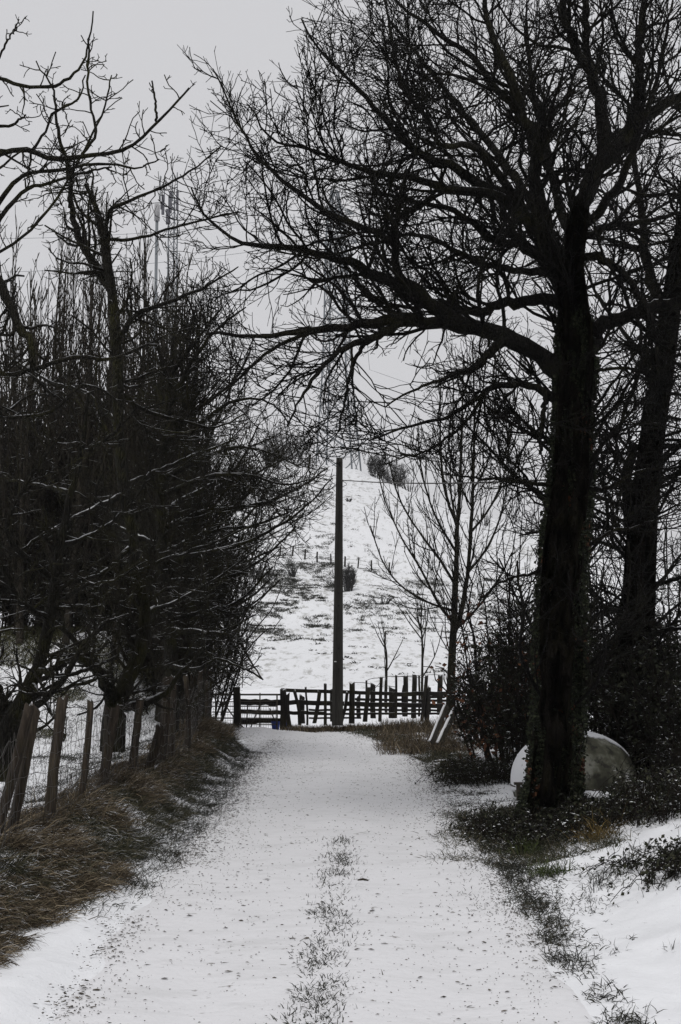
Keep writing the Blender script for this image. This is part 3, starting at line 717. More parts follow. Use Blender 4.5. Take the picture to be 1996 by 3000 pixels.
ltree('orchard_tree', 'mossy orchard tree forking low behind the fence posts, its leader running up the left side', 15, (330, 2160),
  [(330, 2200, 74), (332, 2090, 66), (345, 2060, 52), (380, 1980, 48), (415, 1900, 40), (420, 1780, 36), (390, 1600, 34), (360, 1400, 34), (345, 1200, 34), (345, 1050, 32), (330, 860, 30), (312, 750, 27), (292, 640, 20), (270, 580, 14), (250, 540, 9)],
  [
   [(330, 2060, 46), (300, 1990, 34, -.3), (260, 1945, 26, -.5), (200, 1930, 22, -.7), (130, 1985, 17, -.9), (40, 2010, 9, -1.)],
   [(285, 1975, 24, -.3), (240, 1900, 18, -.4), (170, 1830, 15, -.5), (90, 1790, 12, -.6), (0, 1700, 8, -.7)],
   [(340, 2075, 30), (420, 2060, 24, .2), (480, 2035, 18, .4), (540, 1960, 12, .5), (600, 1900, 6, .6)],
   [(405, 1910, 24), (380, 1870, 16, -.2), (370, 1830, 10, -.3)],
   [(325, 850, 26), (270, 770, 24, .2), (235, 700, 22, .3), (210, 600, 18, .4), (204, 500, 12, .5), (180, 420, 8, .5)],
   [(305, 720, 16), (320, 620, 13, -.2), (370, 592, 11, -.4), (480, 545, 8, -.6), (560, 500, 6, -.7), (650, 430, 4, -.8)],
   [(300, 700, 12), (390, 700, 10, .4), (500, 670, 8, .7), (590, 645, 7, .9), (700, 620, 4, 1.)],
   [(345, 1000, 18), (400, 920, 15, -.5), (480, 890, 12, -.8), (600, 840, 8, -1.2), (700, 780, 4, -1.5)],
   [(350, 1150, 16), (420, 1200, 13, .5), (520, 1230, 10, .8), (640, 1250, 7, 1.1), (730, 1200, 4, 1.4)],
   [(350, 1250, 16), (250, 1150, 13, .5), (150, 1120, 10, 1.), (20, 1040, 6, 1.4)],
   [(365, 1420, 16), (460, 1380, 13, .8), (580, 1330, 9, 1.4), (700, 1280, 5, 1.8)],
   [(360, 1450, 18), (250, 1500, 14, -.8), (140, 1560, 11, -1.3), (20, 1640, 7, -1.6)],
   [(385, 1600, 18), (300, 1680, 14, -.4), (180, 1720, 10, -.8), (40, 1830, 6, -1.)],
   [(400, 1680, 16), (480, 1640, 12, -.4), (600, 1600, 8, -.9), (740, 1540, 4, -1.3)],
   [(415, 1800, 16), (520, 1760, 12, .6), (640, 1690, 8, 1.), (760, 1600, 4, 1.3)],
  ], 32, spurs(.13, .6, .12, .3, .1, .14, env=envB, r=.0055))
envC = envelope(12.5, [[(-600, 2250), (-600, 1000), (100, 900), (400, 1150), (480, 1500), (420, 1900), (250, 2080)]])
ltree('fruit_tree', 'snow-dusted fruit tree forked near the ground at the left edge behind the fence', 12.5, (15, 2230),
  [(10, 2280, 84), (18, 2190, 66), (30, 2120, 60), (75, 2030, 46), (120, 1930, 40), (150, 1800, 34), (170, 1650, 28), (200, 1480, 22), (240, 1320, 15), (260, 1150, 9)],
  [
   [(20, 2140, 46), (0, 2050, 34, .2), (-30, 1950, 28, .3), (-60, 1800, 22, .4), (-80, 1600, 14, .5)],
   [(50, 2110, 26), (100, 2075, 20, -.3), (170, 2010, 18, -.5), (240, 1900, 15, -.7), (300, 1830, 10, -.9), (380, 1800, 6, -1.)],
   [(110, 1960, 20), (180, 1980, 15, -.4), (260, 1960, 11, -.6), (350, 1920, 7, -.8)],
   [(150, 1820, 20), (60, 1760, 16, -.4), (0, 1650, 12, -.6), (-60, 1560, 8, -.8)],
   [(160, 1700, 20), (60, 1620, 17, -.6), (20, 1540, 14, -.8), (70, 1430, 12, -1.), (130, 1340, 9, -1.1), (200, 1250, 5, -1.2)],
   [(180, 1600, 16), (280, 1560, 12, .4), (360, 1500, 9, .7), (440, 1400, 5, .9)],
   [(155, 1780, 16), (240, 1720, 12, -.3), (330, 1700, 8, -.5), (430, 1640, 5, -.7)],
   [(210, 1440, 14), (120, 1420, 11, .5), (20, 1400, 8, .9), (-80, 1330, 5, 1.2)],
   [(235, 1330, 12), (320, 1280, 9, -.4), (400, 1200, 5, -.7)],
   [(90, 2000, 16), (160, 2100, 9, -.5), (190, 2170, 5, -.7), (110, 2100, 4, -.8)],
  ], 33, spurs(.13, .5, .12, .28, .1, .12, env=envC, r=.0055))
# drooping tree further up the fence, sprays reaching over the lane
envD = envelope(20, [[(250, 2100), (200, 900), (560, 760), (700, 900), (760, 1150), (960, 1340), (1000, 1450), (900, 1640), (780, 1700), (720, 1850), (790, 1950), (720, 2040), (560, 2120)]])
ltree('spreading_tree', 'dark tree up the fence line whose fine branch sprays reach across toward the pole', 20, (500, 2130),
  [(500, 2160, 50), (505, 2050, 44), (500, 1900, 40), (480, 1700, 36), (470, 1500, 30), (480, 1300, 24), (500, 1100, 16), (510, 950, 8)],
  [
   [(475, 1650, 20), (600, 1620, 15, -.4), (720, 1590, 11, -.8), (820, 1540, 8, -1.), (900, 1480, 6, -1.2), (975, 1400, 4, -1.3)],
   [(475, 1550, 20), (600, 1500, 15, .3), (740, 1480, 11, .6), (860, 1440, 8, .8), (960, 1370, 4, 1.)],
   [(475, 1700, 20), (600, 1700, 14, .2), (700, 1680, 10, .3), (790, 1620, 7, .4), (870, 1540, 4, .5)],
   [(490, 1850, 18), (600, 1850, 13, -.5), (690, 1870, 9, -.8), (730, 1930, 6, -1.), (770, 1990, 3.5, -1.1)],
   [(495, 1950, 16), (570, 1960, 11, -1.), (640, 1930, 8, -1.4), (720, 1960, 5, -1.7), (760, 1950, 3.5, -1.8)],
   [(480, 1400, 18), (600, 1340, 13, -.4), (700, 1310, 9, -.7), (800, 1330, 6, -.9), (880, 1370, 4, -1.)],
   [(480, 1300, 16), (580, 1200, 12, .6), (680, 1120, 8, 1.), (740, 1020, 4, 1.2)],
   [(490, 1200, 14), (420, 1060, 10, .4), (360, 950, 5, .7)],
   [(500, 1100, 12), (590, 980, 9, -.4), (650, 900, 5, -.6)],
   [(480, 1600, 18), (380, 1560, 12, .6), (260, 1500, 7, 1.)],
   [(485, 1780, 18), (380, 1800, 12, -.6), (260, 1840, 7, -1.)],
   [(475, 1500, 16), (620, 1420, 12, 1.4), (720, 1400, 9, 2.), (840, 1340, 5, 2.4)],
   [(480, 1750, 16), (620, 1770, 11, 1.2), (720, 1780, 7, 1.8), (820, 1700, 4, 2.2)],
   [(480, 1350, 16), (600, 1230, 13, -.2), (700, 1170, 9, -.4), (790, 1180, 6, -.5), (850, 1240, 4, -.6)],
   [(478, 1450, 18), (600, 1400, 14, -.8), (720, 1390, 10, -1.2), (830, 1420, 6, -1.4), (930, 1400, 4, -1.5)],
   [(480, 1620, 16), (610, 1560, 12, .9), (740, 1540, 9, 1.3), (850, 1500, 5, 1.5)],
   [(485, 1820, 16), (600, 1790, 12, .6), (700, 1760, 8, 1.), (800, 1660, 4, 1.3)],
   [(492, 1900, 16), (600, 1900, 11, .5), (680, 1840, 8, .9), (750, 1800, 4, 1.2)],
   [(480, 1250, 16), (540, 1100, 13, -.5), (620, 980, 9, -.9), (720, 900, 4, -1.2)],
  ], 34, spurs(.16, 1.1, .15, .6, .14, .28, env=envD, r=.0060, up=.10, wig=.10), grp=None)

envE = envelope(24, [[(100, 2060), (100, 1000), (500, 700), (640, 760), (700, 1000), (770, 1250), (800, 1500), (780, 1680), (740, 1760), (790, 1900), (720, 2000), (600, 2060)]])
ltree('spreading_tree', 'farther bushy tree at the end of the left row, overhanging the metal gate', 24, (585, 2080),
  [(585, 2110, 40), (582, 2000, 34), (575, 1850, 30), (560, 1650, 26), (555, 1450, 22), (560, 1250, 16), (575, 1080, 10), (590, 900, 5)],
  [
   [(575, 1850, 14), (640, 1790, 11, .3), (720, 1760, 8, .5), (790, 1700, 4, .6)],
   [(570, 1780, 14), (640, 1720, 11, -.3), (720, 1650, 8, -.6), (820, 1600, 4, -.8)],
   [(562, 1680, 14), (640, 1600, 11, .3), (720, 1520, 8, .6), (810, 1400, 4, .8)],
   [(557, 1560, 13), (620, 1460, 10, -.3), (700, 1360, 7, -.6), (760, 1240, 4, -.8)],
   [(555, 1450, 13), (600, 1320, 10, .3), (660, 1180, 7, .6), (710, 1030, 4, .8)],
   [(557, 1380, 12), (540, 1200, 9, -.4), (530, 1020, 6, -.7), (535, 880, 4, -.8)],
   [(560, 1600, 13), (490, 1480, 10, .3), (440, 1340, 7, .6), (410, 1180, 4, .8)],
   [(572, 1800, 13), (490, 1720, 10, -.4), (420, 1640, 7, -.7), (360, 1520, 4, -.9)],
   [(580, 1950, 13), (650, 1930, 10, -.3), (720, 1960, 7, -.5), (770, 1990, 4, -.6)],
   [(580, 1920, 13), (500, 1880, 10, -.4), (430, 1840, 7, -.7), (370, 1760, 4, -.9)],
  ], 35, spurs(.18, 1.1, .17, .6, .15, .28, env=envE, r=.0070, up=.10, wig=.09))

# ---- tall pale shoot trees behind (each one a thing)
rs = np.random.default_rng(77)
pop = [(20, 720), (95, 640), (165, 700), (235, 610), (300, 680), (365, 640), (430, 700), (480, 760), (525, 800), (-50, 650), (60, 800), (200, 790), (340, 800), (460, 850)]
plab = ['leftmost', 'second', 'third', 'fourth', 'fifth', 'sixth', 'seventh', 'eighth', 'ninth', 'tenth', 'last and lowest', 'edge-cut', 'front left', 'front second', 'front third', 'front right']
order = ['pale multi-stemmed tree with straight upright shoots, number of the row seen %s from the left']
popdesc = ['above the forked fruit tree', 'left of the orchard tree leader', 'with its tips just under the arched mossy limb', 'behind the orchard tree leader', 'just right of the orchard tree leader', 'rising straight left of the lattice mast', 'directly in front of the lattice mast', 'with tips right of the lattice mast', 'where the oak twigs begin to overlap', 'cut by the left edge of the picture', 'shorter, in front near the left edge', 'shorter, in front beside the leader', 'shorter, in front left of the mast', 'shorter, in front below the mast']
for q, (px, top) in enumerate(pop):
    Dp = 27 + rs.uniform(-1.5, 4) if q < 10 else 24.5
    b = P(px, 2060, Dp); b[2] = gz(b[0], Dp) - .05
    H = P(px, top, Dp)[2] - b[2]
    tz = np.linspace(0, 1, 14); tp_ = np.stack([b[0] + rs.normal(0, .15) * tz + .08 * np.sin(tz * 5 + q), np.full(14, Dp) + .1 * np.sin(tz * 4), b[2] + H * tz], 1); tr_ = .075 * (1 - tz) + .007
    L = []
    for j in range(15):
        z0 = b[2] + H * rs.uniform(.05, .5); a = rs.uniform(0, 6.28); out = rs.uniform(.3, .95); h = H * rs.uniform(.3, .6)
        p0 = np.array([b[0], Dp, z0]); p1 = p0 + np.array([math.cos(a) * out * .6, math.sin(a) * out * .6, h * .2]); p2 = p0 + np.array([math.cos(a) * out, math.sin(a) * out, h * .6]); p3 = p0 + np.array([math.cos(a) * out * 1.1, math.sin(a) * out * 1.1, h])
        s = spline(np.column_stack([[p0, p1, p2, p3], [.024, .018, .012, .0065]]), 12); L.append((s[:, :3], s[:, 3]))
    tree('upright_tree', 'pale multi-stemmed tree of straight upright shoots, ' + popdesc[q], 'tree', b, (tp_, tr_), L, [
        dict(src='both', spacing=.22, length=1.2, ang=(12, 30), K=6, wig=.05, up=.10, ratio=.5, rmin=.0105, rmax=.014, t0=.12, tipfall=.55),
        dict(spacing=.42, length=.6, ang=(12, 35), K=4, wig=.06, up=.10, ratio=.8, rmin=.010, t0=.1),
    ], [M['poplar'], M['poplar']], 100 + q, group='pale upright trees behind the left hedge')

# ---- shrubs and hedges
def shrub(name, label, base, Wd, H, Dp, seed, mat, stems=14, r=.006, dens=1.0, leaf=None, nleaf=0, lsize=.03, group=None, cat='shrub', lo=0.0, leafmat2=None, n2=0, wig=.2, K1=8, up=.05):
    rr = np.random.default_rng(seed); T = thing(name, base, label, cat, group); b = np.array(base, float)
    L = []; Rr = []
    for j in range(stems):
        a = rr.uniform(0, 6.28); s = math.sqrt(rr.random()); o0 = np.array([math.cos(a) * Wd * .25 * s, math.sin(a) * Dp * .25 * s, -.05])
        o1 = o0 + np.array([math.cos(a) * Wd * .2 * s, math.sin(a) * Dp * .2 * s, H * .45]); e = rr.uniform(.75, 1.05)
        o2 = o0 + np.array([math.cos(a) * Wd * .42 * s * 1.0, math.sin(a) * Dp * .42 * s, H * e * math.sqrt(max(.1, 1 - .55 * s * s))])
        sp_ = spline(np.column_stack([[b + o0, b + o1, b + o2], [r * 3.4, r * 2.4, r * 1.2]]), 9); sp_[:, :3] += rr.normal(0, .02 * H, (9, 3)) * np.linspace(0, 1, 9)[:, None]
        L.append(sp_[:, :3]); Rr.append(sp_[:, 3])
    B0 = (np.stack(L), np.stack(Rr))
    def env(q):
        u = (q - b - np.array([0, 0, H * .45])) / np.array([Wd * .52, Dp * .55, H * .58])
        return (u ** 2).sum(1) < 1.0 + .5 * N1(q[:, 0] * 2.2 / max(Wd, .5) * 3, q[:, 2] * 3 / max(H, .5) * 2)
    B1 = spawn(B0, rr, spacing=.11 / dens * H / 2, length=.26 * H, ang=(30, 80), K=K1, wig=wig, up=up, ratio=.6, rmin=r * 1.2, t0=.08, env=env, tipfall=.3)
    B2 = spawn(B1, rr, spacing=.085 / dens * H / 2, length=.14 * H, ang=(30, 80), K=4, wig=.2, up=up, ratio=.7, rmin=r, t0=.08, env=env, tipfall=.3)
    B3 = spawn(B2, rr, spacing=.08 / dens * H / 2, length=.06 * H, ang=(30, 70), K=3, wig=.2, up=up, ratio=.8, rmin=r * .85, t0=.1, env=env)
    tubes('stems', [(B0[0], B0[1], 6)], mat, T)
    tubes('twigs', [(B1[0], B1[1], 4), (B2[0], B2[1], 3), (B3[0], B3[1], 3)], mat, T)
    src_ = B3[0].reshape(-1, 3) if len(B3[0]) else B2[0].reshape(-1, 3)
    if nleaf:
        c = src_[rr.integers(0, len(src_), nleaf)] + rr.normal(0, lsize * .6, (nleaf, 3)); leafcloud('leaves', c, lsize, leaf, rr, T)
    if n2:
        ctr = src_[rr.integers(0, len(src_), 8)]; c = ctr[rr.integers(0, 8, n2)] + rr.normal(0, .11 * H, (n2, 3)); leafcloud('brown_leaves', c, lsize * 1.4, leafmat2, rr, T)
    return T
def at(px, D): x = P(px, 2000, D)[0]; return (x, D, gz(x, D))
# left hedge layers
hl = [(60, 19, 3.4, 5.2, 'tangled thorn shrub seen between the fruit tree and the left edge'), (210, 21, 3.4, 5.0, 'dense thorn shrub behind the fork of the fruit tree'), (330, 23, 3.4, 5.4, 'tall thorn shrub behind the low fork of the orchard tree'), (440, 22, 3.2, 5.2, 'thorn shrub right behind the middle of the wire fence'), (540, 24.5, 3.2, 5.4, 'thorn shrub at the far end of the wire fence'), (-20, 23, 3.4, 5.4, 'thorn shrub cut off by the left edge'), (130, 25, 3.6, 5.8, 'tall thorn shrub farthest back on the left'), (390, 27, 3.6, 5.8, 'tall thorn shrub farthest back behind the hedge centre'), (500, 19.5, 2.4, 4.4, 'thorn shrub growing beside the spreading tree trunk')]
for q, (px, Dd, Wd, H, lab) in enumerate(hl):
    Dd += 6.5; Wd *= 1.25; H *= 1.18 if px < 520 else .85
    b = at(px, Dd)
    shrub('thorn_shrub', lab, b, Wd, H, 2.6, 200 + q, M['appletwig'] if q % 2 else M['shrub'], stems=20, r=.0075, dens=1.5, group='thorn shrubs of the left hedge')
for q, (px, Dd, Wd, H, lab) in enumerate([(540, 29, 4.2, 6.6, 'fountain-shaped bare hazel at the right end of the left thicket'), (460, 31, 4.6, 8.6, 'taller bare hazel behind the left thicket')]):
    shrub('hazel', lab, at(px, Dd), Wd, H, 3.0, 230 + q, M['appletwig'], stems=20, r=.0065, dens=.6, group='bare hazels at the end of the left thicket', wig=.12, up=.07)
# right hedge
hr = [(1425, 22.6, 1.5, 2.0, 700, 160, 'leafy bramble shrub with rusty oak leaves just right of the leaning slabs'), (1470, 19.5, 1.9, 2.7, 1200, 160, 'dark shrub with brown leaves left of the oak trunk'), (1545, 18.0, 2.0, 3.0, 1500, 110, 'dark shrub directly behind the oak trunk'), (1700, 19.5, 2.4, 2.9, 1800, 0, 'dark evergreen shrub rising behind the tank'), (1800, 18.2, 2.2, 2.5, 1800, 0, 'dark evergreen shrub at the foot of the leaning tree'), (1930, 17.2, 2.0, 2.6, 2200, 0, 'dark evergreen shrub right of the tank'), (1990, 15.6, 2.0, 2.3, 2200, 0, 'dark evergreen shrub cut by the right edge'), (1620, 21.5, 2.2, 3.2, 1300, 0, 'twiggy shrub seen between oak and leaning tree'), (2010, 19.5, 2.6, 3.4, 1500, 0, 'tall twiggy shrub behind at the right edge')]
for q, (px, Dd, Wd, H, nl, n2, lab) in enumerate(hr):
    H *= .86 if px < 1600 else .93
    shrub('hedge_shrub', lab, at(px, Dd), Wd, H, 1.9, 240 + q, M['shrub'], stems=20, r=.005, dens=.95 if px < 1600 else 1.1, leaf=M['darkleaf'], nleaf=nl * 2, lsize=.032, group='shrubs of the right hedge', leafmat2=M['brownleaf'], n2=n2 * 2, wig=.24)
# thin web of twigs hanging in the gap on the right (hazels)
for q, (px, Dd, Wd, H, lab) in enumerate([(1480, 22.5, 3.0, 5.6, 'thin bare hazel showing between the ash and the oak'), (1760, 23, 3.2, 6.0, 'thin bare hazel showing between oak and leaning tree'), (1960, 21.5, 3.2, 6.0, 'thin bare hazel right of the leaning tree')]):
    shrub('hazel', lab, at(px, Dd), Wd, H, 2.4, 260 + q, M['oaktwig'], stems=11, r=.0058, dens=.55, group='bare hazels behind the right hedge', wig=.14)
# brambles, low, right
br = [(1560, 12.6, 1.2, .26, 'low bramble at the left foot of the oak'), (1770, 12.4, 1.0, .12, 'bramble tangle over the stone blocks'), (1935, 12.6, .9, .34, 'snow-flecked bramble tangle right of the tank'), (2000, 12.0, 1.1, .45, 'bramble tangle cut by the right edge'), (2010, 14.4, .7, .7, 'taller bramble between tank and right edge'), (1975, 9.6, .7, .13, 'small bramble spray lying on the snowbank'), (1420, 17.0, 1.1, .35, 'bramble heap on the snow left of the tank'), (1690, 12.0, 1.5, .2, 'low bramble in front of the oak')]
def bramble(lab, px, Dd, Wd, H, seed):
    rr = np.random.default_rng(seed); b = at(px, Dd); T = thing('bramble', b, lab, 'bramble', 'brambles by the oak'); n = int(150 * Wd)
    K = 9; pts = np.zeros((n, K, 3)); a = rr.uniform(0, 6.28, n); L = rr.uniform(.3, .9, n) * max(.5, H * 1.6); h = H * rr.uniform(.3, 1.05, n)
    sx = b[0] + rr.uniform(-.5, .5, n) * Wd; sy = b[1] + rr.uniform(-.5, .5, n) * .9; t = np.linspace(0, 1, K)
    for k in range(K):
        pts[:, k, 0] = sx + np.cos(a) * L * t[k]; pts[:, k, 1] = sy + np.sin(a) * L * t[k] * .7
        pts[:, k, 2] = 4 * h * t[k] * (1 - t[k] * .93) * .9
    pts[:, 1:] += rr.normal(0, .012, (n, K - 1, 3)); pts[:, :, 2] += G(pts[:, :, 0], pts[:, :, 1]) * 1.0
    rad = np.tile(np.linspace(.0042, .0026, K), (n, 1)); tw = spawn((pts, rad), rr, spacing=.12, length=.13, ang=(40, 80), K=4, wig=.3, ratio=.7, rmin=.0022)
    tubes('canes', [(pts, rad, 4), (tw[0], tw[1], 3)], M['shrub'], T)
    c = np.concatenate([tw[0][:, 2:].reshape(-1, 3), pts[:, 3:].reshape(-1, 3)]); c = c[rr.integers(0, len(c), int(1500 * Wd))] + rr.normal(0, .02, (int(1500 * Wd), 3))
    leafcloud('leaves', c, .020, M['darkleaf'], rr, T)
for q, (px, Dd, Wd, H, lab) in enumerate(br): bramble(lab, px, Dd, Wd, H, 280 + q)
# far hill shrubs: (px, base py, w px, h px)
fh = [(838, 1355, 150, 110, 'large grey shrub on the left of the hilltop'), (800, 1372, 70, 75, 'darker shrub in front of the hilltop shrub'), (905, 1372, 46, 44, 'small low shrub between hilltop shrub and pylon'), (1105, 1396, 62, 84, 'upright shrub right of the pylon foot'), (1160, 1418, 90, 74, 'round dark shrub on the right shoulder of the hill'), (1022, 1732, 46, 88, 'small bare bush by the hillside fence, right of the pole'), (640, 1720, 170, 150, 'dark thicket on the hill slope behind the left sprays'), (735, 1690, 90, 62, 'dark shrub on the slope left of the pole'), (690, 1480, 150, 150, 'big grey shrub high on the left slope'), (730, 1745, 50, 60, 'small shrub below the slope thicket'), (1022, 1470, 18, 14, 'tiny isolated bush high on the open slope'), (1420, 1540, 60, 40, 'low shrub on the right slope behind the ash'), (1200, 1430, 60, 46, 'low end shrub of the right shoulder group'), (560, 1500, 160, 200, 'grey shrub far left on the slope'), (858, 1690, 30, 34, 'tiny bush by the hillside fence, left of the pole'), (1120, 1770, 66, 30, 'low gorse patch on the slope right of the pole')]
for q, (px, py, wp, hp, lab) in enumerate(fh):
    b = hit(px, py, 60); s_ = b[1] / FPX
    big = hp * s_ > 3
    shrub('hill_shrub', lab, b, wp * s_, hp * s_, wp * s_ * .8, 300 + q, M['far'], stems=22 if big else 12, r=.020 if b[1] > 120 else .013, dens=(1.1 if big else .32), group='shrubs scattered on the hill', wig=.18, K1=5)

# ------------------------------------------------------------------ grass and litter (nobody could count these)
rg = np.random.default_rng(5)
def clumped(x, y, s=2.2, th=-.1, nz=N2): return nz(x * s + 31, y * s * .8 + 17) > th
def mk(name, label, x, y, dx, L, wd, mat, up=.6, spread=.5, droop=.9, cat='grass'):
    n = len(x); z = G(x, y) - .01
    d = np.stack([dx + rg.normal(0, spread, n), rg.normal(0, spread, n) - .1, np.full(n, up) + rg.random(n) * .5], 1); d /= np.linalg.norm(d, axis=1, keepdims=True)
    o = blades(name, np.stack([x, y, z], 1), d, L * rg.uniform(.5, 1.3, n), wd * rg.uniform(.6, 1.3, n), mat, rg, droop=droop)
    return tag(o, label, cat, kind='stuff')
# left bank: density falls away from the fence line to the lane
def bankpts(n, u0, u1, y0=7, y1=29, p=.5):
    y = y0 + (y1 - y0) * rg.random(n) ** .9; u = u0 + (u1 - u0) * rg.random(n); return bank_foot(y) - u, y
def tufts(n, per, u0, u1, y0, y1, sd=.07):
    cx, cy = bankpts(n, u0, u1, y0, y1); k = np.repeat(np.arange(n), per); return cx[k] + rg.normal(0, sd, n * per), cy[k] + rg.normal(0, sd, n * per)
x, y = tufts(430, 80, .45, 1.25, 6.5, 24); m = (N1(y * 1.1, x * 1.9) > -.08) | (x < bank_foot(y) - .85); x, y = x[m], y[m]
mk('dry_grass', 'long dry brown grass draping over the left bank under the fence', x, y, .75, np.where(y > 14, .18, .30), .0065, M['dry'], .55, .42, 1.0)
x, y = tufts(760, 55, .12, 1.0, 6.8, 26); m = N3(x * 2.2 + 5, y * 1.4) > -.2; x, y = x[m], y[m]; mk('bank_grass', 'dull green grass on the left bank facing the lane', x, y, .7, np.where(y > 14, .13, .2), .006, M['green'], .45, .45, 1.0)
x, y = tufts(1000, 26, -.26, .5, 8.5, 22, .10); mk('verge_grass', 'short frozen grass poking through snow along the left verge', x, y, .3, .09, .005, M['dark'], .6, .8, .6)
x, y = tufts(170, 60, -.05, .45, 6.6, 10.5, .06); m = clumped(x, y, 2.6, -.02, N3); x, y = x[m], y[m]; mk('overhanging_grass', 'dark tufts hanging over the snow shelf at lower left', x, y, .9, .22, .006, M['dry'], .35, .35, 1.2)
# far end of bank, brown mound near the gate
cx = rg.uniform(-2.9, -2.35, 60); cy = rg.uniform(19, 26.5, 60); k = np.repeat(np.arange(60), 110)
mk('dry_grass', 'bushy brown grass mound at the end of the fence by the gate', cx[k] + rg.normal(0, .1, 6600), cy[k] + rg.normal(0, .15, 6600), .5, .24, .009, M['dry'], .8, .4, .8)
# field behind the fence
x = rg.uniform(-8, -2.9, 110000); y = rg.uniform(8, 25, 110000); m = clumped(x, y, 1.2, -.05) | (rg.random(110000) < .25); x, y = x[m], y[m]
mk('field_grass', 'sparse frozen grass in the snowy field behind the left fence', x, y, .1, .07, .006, M['dark'], .7, .8, .5)
x = rg.uniform(-9, -3.9, 70000); y = rg.uniform(20.5, 27.5, 70000); m = clumped(x, y, 1.4, -.06, N3); x, y = x[m], y[m]
mk('slope_grass', 'rough green and tan grass on the slope under the hedge', x, y, .1, .14, .010, M['slope'], .8, .6, .8)
# lane centre strip
n = 18000; cy = 6 + 6.4 * rg.random(n // 8) ** 1.1; cx = -.10 + .12 * (cy - 6) / 6 * .5 + rg.normal(0, .085, n // 8) - .02 * (9 - cy); m = (clumped(cx, cy, 4.5, -.02, N3) | (rg.random(len(cx)) < .22)); cx, cy = cx[m], cy[m]; k = np.repeat(np.arange(len(cx)), 6)
mk('lane_grass', 'short grass strip between the wheel tracks of the lane', cx[k] + rg.normal(0, .022, len(k)), cy[k] + rg.normal(0, .03, len(k)), 0, .06, .007, M['dark'], .45, .9, .4)
# right verge
def rv(n, per, y0, y1, x0, sdx, sd=.05):
    cy = rg.uniform(y0, y1, n); cx = x0(cy) + rg.normal(0, sdx, n); m = clumped(cx, cy, 4.5, -.05, N3) | (rg.random(n) < .32); cx, cy = cx[m], cy[m]; k = np.repeat(np.arange(len(cx)), per); return cx[k] + rg.normal(0, sd, len(k)), cy[k] + rg.normal(0, sd * 1.3, len(k))
x, y = rv(420, 13, 6, 12, lambda v: 1.46 + .03 * np.sin(v * 3), .07); mk('verge_grass', 'dark tufts of grass along the right edge of the lane', x, y, .1, .085, .006, M['dark'], .55, .8, .5)
x, y = rv(2600, 12, 9, 24, lambda v: np.interp(v, [9, 12, 16, 24], [1.4, 1.6, 1.6, 1.65]), .26, .07); mk('verge_grass', 'thin frozen grass on the right verge toward the pen', x, y, -.1, .06, .006, M['dark'], .4, .9, .4)
x, y = rv(420, 60, 11, 14.2, lambda v: 2.0 + 0 * v, .42, .09); mk('rough_grass', 'dark rough grass around the foot of the oak', x, y, -.1, .12, .006, M['green'], .5, .8, .7)
x, y = rv(620, 40, 17, 28, lambda v: np.interp(v, [17, 22, 25, 28], [2.0, 1.75, 1.1, .2]), .22, .1); mk('rough_grass', 'dark rough grass at the top of the lane before the pen', x, y, -.1, .11, .009, M['green'], .5, .8, .7)
cx = rg.uniform(.8, 2.6, 90); cy = rg.uniform(21.5, 26.5, 90); k = np.repeat(np.arange(90), 45); mk('dry_grass', 'brown grass tufts on the bank left of the leaning slabs', cx[k] + rg.normal(0, .1, len(k)), cy[k] + rg.normal(0, .12, len(k)), 0, .26, .009, M['dry'], .9, .45, .7)
for (px, py, nn, L, mat, lab, nm) in [(1540, 2500, 260, .17, 'fresh', 'upper bright green grass clump in front of the oak', 'grass_clump'), (1612, 2566, 240, .17, 'fresh', 'lower bright green grass clump in front of the oak', 'grass_clump'), (1748, 2462, 170, .27, 'tan', 'tan grass clump right of the green clumps', 'grass_clump'), (1780, 2580, 90, .13, 'dark', 'dark grass clump on the right snowbank', 'grass_clump'), (1750, 2620, 70, .12, 'dark', 'small dark grass clump lower on the right snowbank', 'grass_clump'), (1850, 2545, 70, .11, 'dark', 'dark grass clump high on the right snowbank', 'grass_clump'), (1935, 2600, 60, .10, 'dark', 'dark grass clump near the right edge of the snowbank', 'grass_clump'), (1880, 2500, 80, .13, 'dark', 'dark grass clump below the brambles at the right', 'grass_clump'), (1500, 2290, 140, .16, 'green', 'grass clump at the left foot of the tank', 'grass_clump')]:
    b = hit(px, py); x = b[0] + rg.normal(0, .085, nn); y = b[1] + rg.normal(0, .11, nn)
    o = mk(nm, lab, x, y, 0, L, .006, M[mat], .8, .55, .8); del o['kind']; o['category'] = 'grass'; o['group'] = 'grass clumps on the right verge'
x = rg.uniform(1.7, 3.6, 240); y = rg.uniform(6.2, 11.5, 240); m = clumped(x, y, 2.2, .1, N4); k = np.repeat(np.arange(m.sum()), 9); x, y = x[m][k], y[m][k]
mk('bank_grass', 'scattered dark grass blades poking through the right snowbank', x + rg.normal(0, .03, len(k)), y + rg.normal(0, .04, len(k)), 0, .08, .005, M['dark'], .6, .8, .5)
# tall brown grass under the pen fence
cx = rg.uniform(-1.2, 3.3, 150); cy = 27.4 - .25 * np.clip(cx, 0, 3) + rg.normal(0, .2, 150); k = np.repeat(np.arange(150), 55); n = len(k)
mk('dry_grass', 'brown grass growing along the foot of the wooden pen', cx[k] + rg.normal(0, .1, n), cy[k] + rg.normal(0, .12, n), 0, np.where(cx[k] > 1, .30, .16), .010, M['dry'], 1.0, .35, .5)
